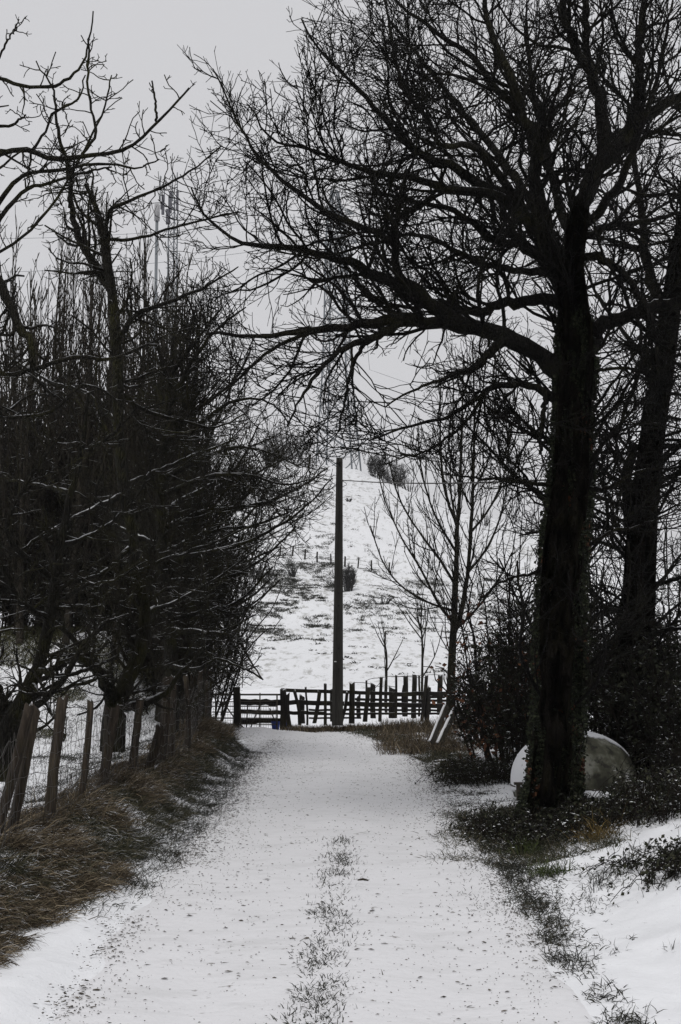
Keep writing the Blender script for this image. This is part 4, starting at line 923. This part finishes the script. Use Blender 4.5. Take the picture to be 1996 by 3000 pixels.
# litter: leaves, bits of twig and stones on the lane
def litter(name, label, x, y, s, mat, lift=.006):
    n = len(x); z = G(x, y) + .016 + lift; a = rg.normal(0, .5, n); r1 = s * np.clip(np.exp(rg.normal(-.35, .6, n)), .25, 2.6); r2 = r1 * rg.uniform(.10, .42, n)
    ca, sa = np.cos(a), np.sin(a); V = []
    for k in range(5):
        th = k * 1.2566; rr = rg.uniform(.6, 1.1, n); X = np.cos(th) * r1 * rr; Y = np.sin(th) * r2 * rr
        V.append(np.stack([x + X * ca - Y * sa, y + X * sa + Y * ca, z - .004 + rg.normal(0, .001, n)], 1))
    V.append(np.stack([x, y, z + r2 * .15], 1)); V = np.stack(V, 1).reshape(-1, 3); o = (np.arange(n) * 6)[:, None]
    F = np.concatenate([o + np.array([[k, (k + 1) % 5, 5]]) for k in range(5)], 1)
    return tag(mesh_np(name, V, F.reshape(-1), 3, mat, None, False), label, 'litter', kind='stuff')
n = 12000; y = 5.6 + 22 * rg.random(n) ** 1.0; u = rg.uniform(-1, 1, n); u = np.sign(u) * np.abs(u) ** .45; x = road_c(y) + u * 1.5; m = clumped(x, y, 1.3, -.12) & (rg.random(n) < .25 + .75 * np.abs(u) ** 3); x, y = x[m], y[m]
litter('leaf_litter', 'dark leaf scraps and crumbs scattered on the snowy lane', x, y, .0095, M['litter'])
n = 2600; x = rg.uniform(-1.45, 1.4, n); y = rg.uniform(5.8, 26, n); litter('crumbs', 'tiny dark crumbs over the lane surface', x, y, .012, M['litter'])
n = 5000; y = rg.uniform(8, 24, n); x = 1.42 + rg.normal(0, .16, n) + .0 * y; litter('leaf_litter', 'dark scraps along the right edge of the lane', x, y, .011, M['litter'])
n = 1500; y = rg.uniform(6, 12, n); x = -1.5 + rg.normal(0, .10, n); m = clumped(x, y, 2.0, -.02); litter('leaf_litter', 'dark scraps along the left edge of the lane', x[m], y[m], .012, M['litter'])
n = 2600; y = rg.uniform(11, 25, n); x = -1.35 + rg.normal(0, .16, n); litter('leaf_litter', 'dark scraps below the left bank', x, y, .012, M['litter'])
# single stick lying on the lane
b = hit(1064, 2585); mb = MB(); mb.tube([b + np.array([-.045, 0, .015]), b + np.array([0, .01, .022]), b + np.array([.045, -.005, .014])], [.007, .009, .006], 7)
tag(mb.build('stick', M['litter'], None, True), 'short dark stick lying right of the centre grass strip', 'stick')
# dark tussocks on the hill
def tuss(name, label, zones, L, wd, mat, mult=2.4):
    X = []; Y = []
    for (x0, x1, y0, y1, n, per, sd) in zones:
        for q in range(int(n * mult)):
            b = hit(rg.uniform(x0, x1), rg.uniform(y0, y1), 60)
            if N4(b[0] * .5, b[1] * .22) < -.12: continue
            X.append(b[0] + rg.normal(0, sd * rg.uniform(.4, 1.6), per)); Y.append(b[1] + rg.normal(0, sd * .8, per))
    X = np.concatenate(X); Y = np.concatenate(Y)
    return mk(name, label, X, Y, 0, L, wd, mat, .6, .8, .6)
tuss('heath_tussocks', 'dark heather tussocks breaking through snow on the hillside', [
  (560, 1000, 1650, 1740, 170, 60, .4), (560, 960, 1740, 1850, 200, 40, .22), (640, 980, 1440, 1640, 120, 40, .3), (1000, 1500, 1690, 1800, 70, 55, .4), (1000, 1500, 1800, 1870, 26, 40, .3), (980, 1500, 1430, 1690, 34, 34, .3), (700, 960, 1370, 1460, 70, 40, .35), (600, 1500, 1870, 1980, 26, 16, .15), (640, 960, 1845, 1880, 30, 40, .35)], .22, .05, M['dark'])
tuss('heath_band', 'dark bank of heather along the hillside fence', [(640, 1000, 1655, 1672, 60, 80, .35), (985, 1100, 1665, 1680, 22, 80, .3), (760, 1000, 1712, 1726, 36, 80, .3), (1090, 1300, 1700, 1722, 26, 70, .35)], .16, .04, M['dark'], .55)

# ------------------------------------------------------------------ left wire fence
rf = np.random.default_rng(9)
FP = [(88, 2066, -8, 2440, 9.8, 26, 'thick split post leaning hard to the right'), (106, 2072, 30, 2450, 10.0, 24, None), (186, 2045, 142, 2450, 10.9, 27, None), (266, 2058, 228, 2420, 11.8, 17, 'slender straight post'), (318, 2074, 300, 2380, 13.2, 20, None), (338, 2074, 282, 2390, 13.1, 22, None), (411, 2050, 376, 2330, 15, 19, None), (470, 2130, 424, 2290, 15.6, 20, 'short post leaning sideways'), (491, 1986, 470, 2260, 16.4, 24, None), (512, 1984, 503, 2230, 17.2, 20, None), (545, 1980, 546, 2225, 18.4, 15, None), (567, 1976, 572, 2190, 21, 17, None), (587, 1966, 582, 2170, 22.5, 16, None), (601, 1955, 600, 2150, 24.5, 11, None), (613, 1962, 611, 2150, 25.5, 11, None), (606, 1996, 606, 2150, 23.5, 9, None)]
b = P(300, 2400, 12); F_ = thing('wire_fence', (b[0], 10, .3), 'weathered split-post fence with rusty netting on the left bank', 'fence')
tops = []
for (tx, ty_, bx, by, Dd, wp, lab) in FP:
    p1 = P(tx, ty_, Dd); p0 = P(bx, by, Dd); g = gz(p0[0], Dd)
    p0 = p1 + (p0 - p1) * min(1.6, (p1[2] - g + .1) / max(.2, (p1[2] - p0[2]))); mb = MB()
    mb.rough_post(p0, p1, wp / 2 * Dd / FPX * 1.12, rf, S=10, K=12, lean=rf.normal(0, .4))
    o = mb.build('post', M['post'], F_, True)
    if lab: o['label'] = lab
    tops.append((p0, p1))
# netting: wavy line wires and upright wires
lp = []
kk = [(a + (b_ - a) * 0) for a, b_ in tops]; kk = sorted([(t[0][1], t) for t in tops], key=lambda v: v[0]); ypos = [v[0] for v in kk]; xpos = [v[1][0][0] * .55 + v[1][1][0] * .45 for v in kk]
ypos = [7.5] + ypos; xpos = [-2.45] + xpos
yy = np.arange(7.6, 25.6, .09)
xx = np.interp(yy, ypos, xpos) + .06; gg = np.array([gz(a, b_) for a, b_ in zip(xx, yy)])
W1 = []
for h in (.06, .17, .29, .42, .56, .71, .87):
    W1.append(np.stack([xx + rf.normal(0, .008, len(yy)), yy, gg + h + .012 * np.sin(yy * 9 + h * 20) + rf.normal(0, .006, len(yy)) - .03 * np.abs(np.sin(yy * 2))], 1))
W1 = np.stack(W1)
up_ = []
for i_ in range(0, len(yy) - 1):
    hs_ = np.linspace(.04, .9, 9); up_.append(np.stack([xx[i_] + rf.normal(0, .012, 9) * 1, yy[i_] + rf.normal(0, .012, 9), gg[i_] + hs_], 1))
up_ = np.stack(up_)
o = tubes('wire_netting', [(W1, np.full(W1.shape[:2], .0028), 4), (up_, np.full(up_.shape[:2], .0020), 3)], M['wire'], F_)

# ------------------------------------------------------------------ gate and pen
DG = 27.8
def Z(px, py, D): return P(px, py, D)
g = thing('gate_post', Z(693, 2137, DG), 'stout square post between the metal gate and the plank rails', 'post')
mb = MB(); mb.beam(Z(694, 2150, DG), Z(694, 2012, DG), .15, .15, jit=.003, rng=rf, seg=5); mb.build('post', M['pen'], g)
mb = MB(); mb.beam(Z(707, 2148, DG - .09), Z(703, 2030, DG - .09), .03, .02); o = mb.build('strap', M['gate'], g)
DM = 28.1
G1 = thing('field_gate', Z(720, 2137, DM), 'tubular metal field gate with wire mesh, left and behind the stout post', 'gate')
mb = MB()
for (y0, y1) in ((2035, 2035), (2057, 2054), (2069, 2069), (2086, 2087), (2104, 2105), (2121, 2122)):
    mb.tube([Z(622, y0, DM), Z(822 if y0 == 2035 else 812, y1, DM)], .021 if y0 == 2035 else .013, 8)
for x0 in (632, 812): mb.tube([Z(x0, 2035, DM), Z(x0, 2140, DM)], .018, 8)
mb.build('frame', M['gate'], G1, True)
for (x0, y0, x1, y1) in ((652, 2058, 648, 2140), (726, 2066, 722, 2138), (652, 2060, 632, 2100), (656, 2060, 692, 2110), (762, 2066, 732, 2138), (700, 2120, 722, 2138), (762, 2030, 762, 2135), (790, 2075, 804, 2108)):
    mb = MB(); mb.tube([Z(x0, y0, DM + .03), Z(x1, y1, DM + .03)], .015, 6); mb.build('brace', M['gate'], G1, True)
ws = [np.array([Z(x_, 2060, DM + .04), Z(x_, 2100, DM + .04), Z(x_, 2140, DM + .04)]) for x_ in range(626, 812, 7)] + [np.array([Z(622, y_, DM + .04), Z(720, y_, DM + .04), Z(812, y_, DM + .04)]) for y_ in range(2062, 2140, 8)]
ws = np.stack(ws); tubes('wire_mesh', [(ws, np.full(ws.shape[:2], .003), 4)], M['wire'], G1)

PN = thing('pen_fence', Z(1000, 2110, 28), 'rough wooden stock pen of crooked posts and dark plank rails across the lane end', 'fence')
def S(x, y): return 600 + x / 1.96, 1900 + y / 1.96
posts = [(448, 235, 448, 470, 30, 0), (478, 262, 488, 450, 22, -.15), (513, 240, 545, 440, 15, -.1), (578, 222, 590, 440, 12, .1), (658, 245, 628, 430, 18, -.12), (560, 275, 560, 430, 32, 1.), (693, 202, 694, 440, 18, 0), (726, 235, 728, 420, 15, .8), (818, 250, 786, 420, 18, -.1), (845, 198, 843, 430, 28, 0), (886, 268, 886, 400, 24, 1.), (944, 225, 920, 420, 20, -.1), (929, 182, 928, 400, 10, .8), (965, 202, 965, 400, 22, .9), (1014, 164, 1004, 420, 19, 0), (1042, 180, 1042, 380, 14, 1.2), (1075, 230, 1075, 400, 38, .6), (1101, 153, 1098, 400, 14, 0), (1155, 160, 1150, 390, 24, .8), (1144, 208, 1140, 380, 12, .9), (1206, 152, 1200, 400, 22, .5), (1232, 155, 1232, 390, 10, 1.2), (1274, 158, 1246, 420, 19, -.1), (1277, 222, 1277, 440, 27, 0), (1355, 155, 1352, 380, 28, .8), (1292, 225, 1292, 380, 12, .9)]
for (x0, y0, x1, y1, wp, dy) in posts:
    a = S(x0, y0); c = S(x1, y1); Dd = 28.2 + dy; p1 = Z(a[0], a[1], Dd); p0 = Z(c[0], c[1], Dd)
    mb = MB(); mb.rough_post(p0, p1, wp / 1.96 / 2 * Dd / FPX * 1.08, rf, S=8, K=6, lean=rf.normal(0, .35)); mb.build('post', M['pen'], PN, True)
rails = [(440, 238, 745, 248, 20, .12), (745, 246, 1110, 262, 20, .12), (1105, 262, 1400, 258, 24, .12), (440, 308, 800, 318, 26, .12), (800, 318, 1400, 330, 26, .12), (440, 366, 700, 372, 20, .12), (600, 352, 1000, 350, 12, .9), (700, 376, 1390, 372, 12, .12), (1290, 280, 1400, 276, 14, .5), (860, 292, 1400, 300, 14, 1.), (800, 350, 1400, 356, 12, .9), (203, 305, 440, 310, 34, .35), (203, 362, 440, 368, 24, .35), (203, 418, 440, 412, 28, .35), (600, 400, 900, 398, 10, 1.)]
for (x0, y0, x1, y1, hp, dy) in rails:
    a = S(x0, y0); c = S(x1, y1); Dd = 28.2 + dy; h = hp / 1.96 * Dd / FPX
    mb = MB(); mb.beam(Z(a[0], a[1], Dd), Z(c[0], c[1], Dd), .04, h, jit=.006, rng=rf, seg=8); mb.build('rail', M['pen'], PN)
wr = []
for (pts) in ([(935, 182), (960, 172), (1014, 168), (1060, 160), (1101, 160), (1155, 158), (1230, 156), (1300, 150), (1355, 152)], [(860, 195), (930, 198), (1000, 218), (1042, 214), (1100, 222)], [(1000, 165), (1010, 190), (970, 235), (930, 262)], [(1101, 160), (1150, 162), (1206, 164), (1274, 168)]):
    q = spline([[*Z(*S(a, b_), 28.3)] for a, b_ in pts], 14); wr.append(q)
wr = np.stack(wr); tubes('loose_wire', [(wr, np.full(wr.shape[:2], .007), 5)], M['wire'], PN)
for (x0, x1, nm, lab) in ((383, 432, 'feed_tub', 'larger blue plastic tub lying behind the rails beside the round post'), (458, 478, 'feed_tub', 'small blue plastic piece right of the round post')):
    a = S(x0, 440); c = S(x1, 440); zb = Z(a[0], a[1], 28.5); zc = Z(c[0], c[1], 28.5); cx_, r0 = (zb[0] + zc[0]) / 2, (zc[0] - zb[0]) / 2
    base_z = gz(cx_, 28.5) - .02
    T = thing(nm, (cx_, 28.5, base_z), lab, 'tub', 'blue plastic by the gate'); V = []; F = []
    Sg = 20; prof = [(.80, 0), (.84, .04), (.97, .15), (1.0, .19), (1.07, .195), (1.07, .215), (.98, .215), (.93, .18), (.78, .03), (0.02, .03)]
    hgt = (Z(a[0], S(0, 420)[1], 28.5)[2] - base_z) / .215 if x1 > 440 else (Z(a[0], S(0, 418)[1], 28.5)[2] - base_z) / .215
    for (rr_, zz_) in prof:
        for s in range(Sg): th = s * 2 * math.pi / Sg; V.append((cx_ + math.cos(th) * rr_ * r0, 28.5 + math.sin(th) * rr_ * r0 * .9, base_z + zz_ * hgt + .04 * rr_ * math.cos(th) * r0))
    for k in range(len(prof) - 1):
        for s in range(Sg): F.append((k * Sg + s, k * Sg + (s + 1) % Sg, (k + 1) * Sg + (s + 1) % Sg, (k + 1) * Sg + s))
    mb = MB(); mb.add(V, F); mb.build('tub', M['blue'], T, True)

# ------------------------------------------------------------------ concrete pole
DPo = 27.0
xb = P(989, 2110, DPo)[0]; U = thing('utility_pole', (xb, DPo, gz(xb, DPo)), 'tall tapering concrete pole in front of the pen, with a wire near its top', 'pole')
p0 = P(989, 2125, DPo); p1 = P(995, 1346, DPo); w0, w1 = 33 * DPo / FPX, 19 * DPo / FPX
mb = MB(); K = 14; V = []; F = []
def pprof(wd):   # rectangular section with a recessed web on the front and back
    h = wd / 2; d = wd * .42; rc = wd * .20; ix = wd * .20
    return [(-h, -d), (-ix, -d), (-ix + .006, -d + rc), (ix - .006, -d + rc), (ix, -d), (h, -d), (h, d), (ix, d), (ix - .006, d - rc), (-ix + .006, d - rc), (-ix, d), (-h, d)]
for k in range(K):
    t = k / (K - 1); c = p0 + (p1 - p0) * t; wd = w0 + (w1 - w0) * t
    for (a, b_) in pprof(wd): V.append((c[0] + a, c[1] + b_, c[2]))
for k in range(K - 1):
    for s in range(12): F.append((k * 12 + s, k * 12 + (s + 1) % 12, (k + 1) * 12 + (s + 1) % 12, (k + 1) * 12 + s))
F.append(tuple((K - 1) * 12 + s for s in range(12)))
mb.add(V, F); mb.build('shaft', M['pole'], U)
mb = MB(); mb.beam(P(995, 1362, DPo), P(995, 1342, DPo), w1 * 1.0, w1 * .85, seg=2); mb.add([], []) if False else None
mb.tube([P(995, 1350, DPo), P(995, 1343, DPo)], [w1 * .45, w1 * .3], 12); mb.build('cap', M['pole'], U, True)
mb = MB(); q = 0
for py in range(1455, 1560, 9):
    c = P(994.5, py, DPo) ; t = (2125 - py) / 779; wd = w0 + (w1 - w0) * t; yb = DPo - wd * .42 + wd * .20
    mb.tube([(c[0], yb - .010, c[2]), (c[0], yb + .02, c[2])], .014, 8)
for py in (1738, 1775, 1960, 1840, 1900): 
    c = P(993, py, DPo); t = (2125 - py) / 779; wd = w0 + (w1 - w0) * t; yb = DPo - wd * .42 + wd * .20
    mb.tube([(c[0], yb - .010, c[2]), (c[0], yb + .02, c[2])], .022, 8)
mb.build('holes', M['black'], U)
mb = MB(); c = P(982, 1938, DPo); mb.beam((c[0] - .02, DPo - w0 * .42 - .004, c[2]), (c[0] + .03, DPo - w0 * .42 - .004, c[2]), .006, .022); mb.build('plate', M['plate'], U)
mb = MB(); e = P(1640, 1405, 13.6); s0 = P(1003, 1407, DPo - .05)
q = spline([s0, s0 * .66 + e * .34 - np.array([0, 0, .05]), s0 * .33 + e * .67 - np.array([0, 0, .05]), e], 24); mb.tube(q, .012, 6)
mb.tube(spline([P(1000, 1407, DPo - .1), P(1012, 1414, DPo - .1), P(1016, 1420, DPo - .1), P(1003, 1426, DPo - .08)], 8), .007, 5)
mb.build('cable', M['wire'], U, True)

# ------------------------------------------------------------------ pylon on the hill
DY = 222.0
def pylon():
    bl = P(941, 1380, DY); br_ = P(1046, 1380, DY); zb = gz((bl[0] + br_[0]) / 2, DY) - .4
    cx_ = (bl[0] + br_[0]) / 2 ; T = thing('pylon', (cx_, DY, zb), 'grey lattice electricity pylon on the hilltop behind the branches', 'pylon')
    zt = P(985, 560, DY)[2]; H = zt - zb
    def hw_(t): return np.interp(t, [0, .35, .6, .85, 1], [3.45, 2.25, 1.75, 1.5, .5])
    def sh(t): return np.interp(t, [0, 1], [0, -.75])
    def corner(t, i): s = [(-1, -1), (1, -1), (1, 1), (-1, 1)][i]; h = hw_(t); return np.array([cx_ + sh(t) + s[0] * h + s[1] * .55 * h * .5, DY + s[1] * h, zb + t * H])
    for i in range(4):
        mb = MB(); n_ = 10
        mb.tube([corner(t, i) for t in np.linspace(0, 1, n_)], .17, 5); mb.build('leg', M['steel'], T)
    ts = [0, .09, .17, .24, .31, .37, .43, .49, .55, .6, .65, .7, .75, .8, .85, .9, .95, 1]
    for f in range(4):
        mb = MB(); a, b_ = f, (f + 1) % 4
        for k in range(len(ts) - 1):
            mb.tube([corner(ts[k], a), corner(ts[k + 1], b_)], .085, 4); mb.tube([corner(ts[k], b_), corner(ts[k + 1], a)], .085, 4)
            mb.tube([corner(ts[k + 1], a), corner(ts[k + 1], b_)], .055, 4)
        mb.build('bracing', M['steel'], T)
    ends = []
    for t in (.82, .92):
        mb = MB(); L = 4.6 if t < .9 else 3.6
        for s in (-1, 1):
            tip = np.array([cx_ + sh(t) + s * L, DY, zb + t * H]); ends.append(tip)
            for i in range(4): mb.tube([corner(t, i), tip], .07, 4); mb.tube([corner(t + .03, i), tip], .06, 4)
        mb.build('crossarm', M['steel'], T)
    return T, ends
pyl, ends = pylon()
for q, (e, tgt) in enumerate([(ends[1], (1996, 1160)), (ends[3], (1996, 1060)), (P(1048, 1070, DY), (1996, 1330)), (ends[0], (-100, 800)), (ends[2], (-100, 700))]):
    t = P(tgt[0], tgt[1], 190); s = np.linspace(0, 1, 24)[:, None]; pts = e * (1 - s) + t * s; pts[:, 2] -= 5 * (s[:, 0] * (1 - s[:, 0]))
    if q == 2: pts[0] = ends[1] - np.array([0, 0, 3]) ; 
    mb = MB(); mb.tube(pts, .035, 4); tag(mb.build('power_line', M['steel'], None, True), ['power line running right from the lower pylon arm', 'power line running right from the upper pylon arm', 'lowest power line sloping right from the pylon', 'power line running left from the lower pylon arm', 'power line running left from the upper pylon arm'][q], 'power line', 'power lines of the pylon')

# ------------------------------------------------------------------ antenna mast, upper left
def mast():
    Dm = 150.0; x0 = P(503, 1000, Dm)[0]; zb = gz(x0, Dm) - .3; zt = P(503, 575, Dm)[2]; hw_ = 13 * Dm / FPX
    T = thing('antenna_mast', (x0, Dm, zb), 'grey lattice telecom mast with panel antennas behind the upright trees', 'mast')
    cs = [np.array([math.cos(a), math.sin(a)]) * hw_ * 1.2 for a in (R(210), R(330), R(90))]
    for c in cs:
        mb = MB(); mb.tube([(x0 + c[0], Dm + c[1], zb), (x0 + c[0], Dm + c[1], zt)], .09, 6); mb.build('leg', M['steel'], T)
    mb = MB(); n_ = int((zt - zb) / 1.3)
    for k in range(n_):
        za, zc = zb + k * 1.3, zb + (k + 1) * 1.3
        for i in range(3):
            a, b_ = cs[i], cs[(i + 1) % 3]
            mb.tube([(x0 + a[0], Dm + a[1], za), (x0 + b_[0], Dm + b_[1], zc)], .045, 4); mb.tube([(x0 + a[0], Dm + a[1], zc), (x0 + b_[0], Dm + b_[1], zc)], .04, 4)
    mb.build('bracing', M['steel'], T)
    for k, (px, py, h, wd, m) in enumerate([(478, 600, 2.6, .6, 'gate'), (500, 592, 2.8, .55, 'gate'), (520, 588, 2.6, .5, 'gate'), (493, 635, 2.0, .9, 'gate'), (474, 602, 1.0, .5, 'steel')]):
        c = P(px, py, Dm - 1); mb = MB(); mb.beam((c[0], c[1], c[2] - h / 2), (c[0], c[1], c[2] + h / 2), wd * .6, .3); mb.beam((c[0], c[1] + .15, c[2]), (x0, Dm, c[2]), .08, .08); mb.build('antenna', M['panel'], T)
    for px, top in ((470, 515), (482, 540), (506, 500), (520, 505)):
        mb = MB(); mb.tube([P(px, 590, Dm), P(px, top, Dm)], .07, 5); mb.build('rod', M['steel'], T)
    # pale tubular cover mast beside it
    T2 = thing('white_mast', (P(461, 700, Dm)[0], Dm + 3, gz(P(461, 700, Dm)[0], Dm + 3)), 'pale tubular mast just left of the lattice mast', 'mast')
    c = P(461, 600, Dm + 3); mb = MB(); mb.tube([(c[0], c[1], T2.location.z - .3), (c[0], c[1], c[2] - 2)], .2, 12); mb.build('shaft', M['steel'], T2, True)
    mb = MB(); mb.tube([(c[0], c[1], c[2] - 2.2), (c[0], c[1], c[2])], .36, 14); mb.build('radome', M['radome'], T2, True)
M['radome'] = simple('grey_radome', (.32, .32, .33), .7)
M['panel'] = simple('dark_panel', (.07, .07, .085), .6)
mast()

# ------------------------------------------------------------------ hillside fence
hp = [(700, 1606), (752, 1625), (820, 1628), (857, 1630), (893, 1640), (930, 1648), (970, 1654), (1010, 1662), (1048, 1664), (1089, 1674), (1140, 1680), (660, 1606)]
b0 = hit(970, 1654, 60); HF = thing('hillside_fence', b0, 'distant line of thin posts crossing the snowy hill', 'fence'); tp_l = []
for (px, py) in sorted(hp):
    b = hit(px, py, 60); h = 31 * b[1] / FPX; mb = MB(); top = b + np.array([rf.normal(0, .08), 0, h]); mb.rough_post(b - np.array([0, 0, .2]), top, .10, rf, S=6, K=4); mb.build('post', M['pen'], HF, True); tp_l.append(b * .25 + top * .75)
mb = MB(); mb.tube(tp_l, .012, 4); mb.tube([p - np.array([0, 0, .45]) for p in tp_l], .012, 4); mb.build('wire', M['wire'], HF)

# ------------------------------------------------------------------ tank
def ellips(c, r, nu=140, nv=84, scale=1.0, keep=None, e=1.0):
    V = []; F = []; idx = {}
    P_ = np.zeros((nv + 1, nu, 3)); Nn = np.zeros((nv + 1, nu, 3))
    for j in range(nv + 1):
        ph = -math.pi / 2 + math.pi * j / nv
        for i_ in range(nu):
            th = 2 * math.pi * i_ / nu; n_ = np.array([math.cos(ph) * math.cos(th), math.cos(ph) * math.sin(th), math.sin(ph)])
            m_ = np.sign(n_) * np.abs(n_) ** e
            P_[j, i_] = np.array(c) + m_ * np.array(r) * scale; Nn[j, i_] = n_
    return P_, Nn
DT = 15.2
tc = P(1682, 2290, DT); rx = 178 * DT / FPX; rz = 142 * DT / FPX
TK = thing('water_tank', (tc[0], DT, gz(tc[0], DT)), 'old stained dome-shaped tank capped with snow, half hidden behind the oak trunk', 'tank')
P_, Nn = ellips(tc, (rx, rx * .75, rz), e=.93)
V = P_.reshape(-1, 3); nu = 140; nv = 84
F = [(j * nu + i_, j * nu + (i_ + 1) % nu, (j + 1) * nu + (i_ + 1) % nu, (j + 1) * nu + i_) for j in range(nv) for i_ in range(nu)]
mb = MB(); mb.add(V, F); mb.build('shell', M['tank'], TK, True)
PS, _ = ellips(tc, (rx * 1.018, rx * .765, rz * 1.03), e=.93); VS = PS.reshape(-1, 3); NS = Nn.reshape(-1, 3)
fac = NS @ np.array([-.62, .22, .75]) + .20 * N2(VS[:, 0] * 4, VS[:, 2] * 4) + .10 * N3(VS[:, 0] * 16, VS[:, 2] * 16); k_ = ((fac > .52) & (NS[:, 0] < -.3)) | (NS @ np.array([.30, .55, .78]) > .62 + .22 * N2(VS[:, 0] * 6, VS[:, 2] * 6) + .12 * N3(VS[:, 0] * 15, VS[:, 1] * 15))
F2 = [f for f in F if k_[list(f)].all()]
mb = MB(); mb.add(VS, F2); o = mb.build('snow_cap', M['snowcap'], TK, True)
md = o.modifiers.new('thick', 'SOLIDIFY'); md.thickness = .02; md.offset = -1
# seam ring between dome and belly, with clamp on the left
mb = MB(); ring = [(tc[0] + math.cos(t) * rx * 1.012, DT + math.sin(t) * rx * .765, tc[2] - .04) for t in np.linspace(0, 2 * math.pi, 49)]; mb.tube(ring, .014, 6); mb.build('rim', M['gate'], TK, True)
c = P(1519, 2320, DT - .42); mb = MB(); mb.beam(c + np.array([0, 0, -.10]), c + np.array([0, 0, .10]), .05, .04); mb.beam(c + np.array([-.05, 0, .10]), c + np.array([.05, 0, .10]), .07, .03); mb.build('clamp', M['gate'], TK)

# stone blocks with snow
for (x0, x1, yt, yb_, Dd, lab) in [(1698, 1800, 2332, 2368, 13.4, 'upper rough block lying in front of the tank under snow'), (1690, 1790, 2362, 2400, 12.9, 'lower flat block beside the oak foot under snow'), (1872, 1935, 2372, 2420, 12.8, 'pale stone block among the brambles on the right')]:
    a = P(x0, yt, Dd); c = P(x1, yt, Dd); zb = min(gz(a[0], Dd), P(x0, yb_, Dd)[2]) - .05; T = thing('stone_block', ((a[0] + c[0]) / 2, Dd, zb), lab, 'block', 'snowy stone blocks by the tank')
    n_ = 14; m_ = 8; Wd = c[0] - a[0]; V = []; F = []
    for j in range(m_ + 1):
        for i_ in range(n_ + 4):
            th = 2 * math.pi * i_ / (n_ + 4); rr_ = 1 - .18 * (j / m_) ** 6 ; cx_ = np.sign(math.cos(th)) * abs(math.cos(th)) ** .45; cy_ = np.sign(math.sin(th)) * abs(math.sin(th)) ** .45
            V.append(((a[0] + c[0]) / 2 + cx_ * Wd / 2 * rr_ + rf.normal(0, .008), Dd + cy_ * .16 * rr_ + rf.normal(0, .008), zb + (a[2] - zb) * j / m_ + rf.normal(0, .005)))
    q = n_ + 4; F = [(j * q + i_, j * q + (i_ + 1) % q, (j + 1) * q + (i_ + 1) % q, (j + 1) * q + i_) for j in range(m_) for i_ in range(q)] + [tuple(m_ * q + i_ for i_ in range(q))]
    mb = MB(); mb.add(V, F); mb.build('block', M['stone'], T, False)
    mb = MB(); V2 = []; 
    for (s_, h) in ((1.0, -.005), (1.02, .018), (.86, .038), (.4, .046)):
        for i_ in range(q): v = V[m_ * q + i_]; V2.append(((a[0] + c[0]) / 2 + (v[0] - (a[0] + c[0]) / 2) * s_ * 1.02, Dd + (v[1] - Dd) * s_ * 1.02, a[2] + h + rf.normal(0, .004)))
    F2 = [(j * q + i_, j * q + (i_ + 1) % q, (j + 1) * q + (i_ + 1) % q, (j + 1) * q + i_) for j in range(3) for i_ in range(q)] + [tuple(3 * q + i_ for i_ in range(q))]
    mb.add(V2, F2); mb.build('snow_cap', M['snowcap'], T, True)

# two leaning slabs with snow on their upper faces
for (x0, y0, x1, y1, wp, lab) in [(1264, 2176, 1310, 2068, 9, 'left and thinner of the two snow-faced slabs leaning by the ash'), (1287, 2182, 1342, 2066, 14, 'right and wider of the two snow-faced slabs leaning by the ash')]:
    Dd = 22.5; p0 = P(x0, y0, Dd); p1 = P(x1, y1, Dd + .5); T = thing('leaning_slab', p0, lab, 'slab', 'snowy slabs leaning at the hedge')
    d = (p1 - p0) / np.linalg.norm(p1 - p0); wd = wp * .8 * Dd / FPX
    mb = MB(); mb.beam(p0, p1, wd, .09, up=(-.75, -.35, .6), jit=.004, rng=rf, seg=6); mb.build('board', M['board'], T)
    nrm = np.array([-.75, -.35, .6]); nrm -= d * nrm.dot(d); nrm /= np.linalg.norm(nrm)
    mb = MB(); mb.beam(p0 + nrm * .058, p1 + nrm * .058, wd * .95, .024, up=(-.75, -.35, .6), jit=.003, rng=rf, seg=10); mb.build('snow_layer', M['snowcap'], T)
# ------------------------------------------------------------------ thin winter air
mb = MB(); x0, x1, y0, y1, z0, z1 = -450, 450, -30, 420, -6, 62
mb.add([(x, y, z) for z in (z0, z1) for y in (y0, y1) for x in (x0, x1)], [(0, 2, 3, 1), (4, 5, 7, 6), (0, 1, 5, 4), (1, 3, 7, 5), (3, 2, 6, 7), (2, 0, 4, 6)])
hm = bpy.data.materials.new('haze'); hm.use_nodes = True; hn = hm.node_tree; hn.nodes.remove(hn.nodes['Principled BSDF'])
pv = hn.nodes.new('ShaderNodeVolumePrincipled'); pv.inputs['Color'].default_value = (.93, .94, .97, 1); pv.inputs['Density'].default_value = .0003
hn.links.new(pv.outputs[0], hn.nodes['Material Output'].inputs['Volume'])
if HAZE: tag(mb.build('haze', hm), 'thin pale winter haze over the hill', 'haze', kind='stuff')
print('objects', len(bpy.data.objects), 'verts', sum(len(m.vertices) for m in bpy.data.meshes))
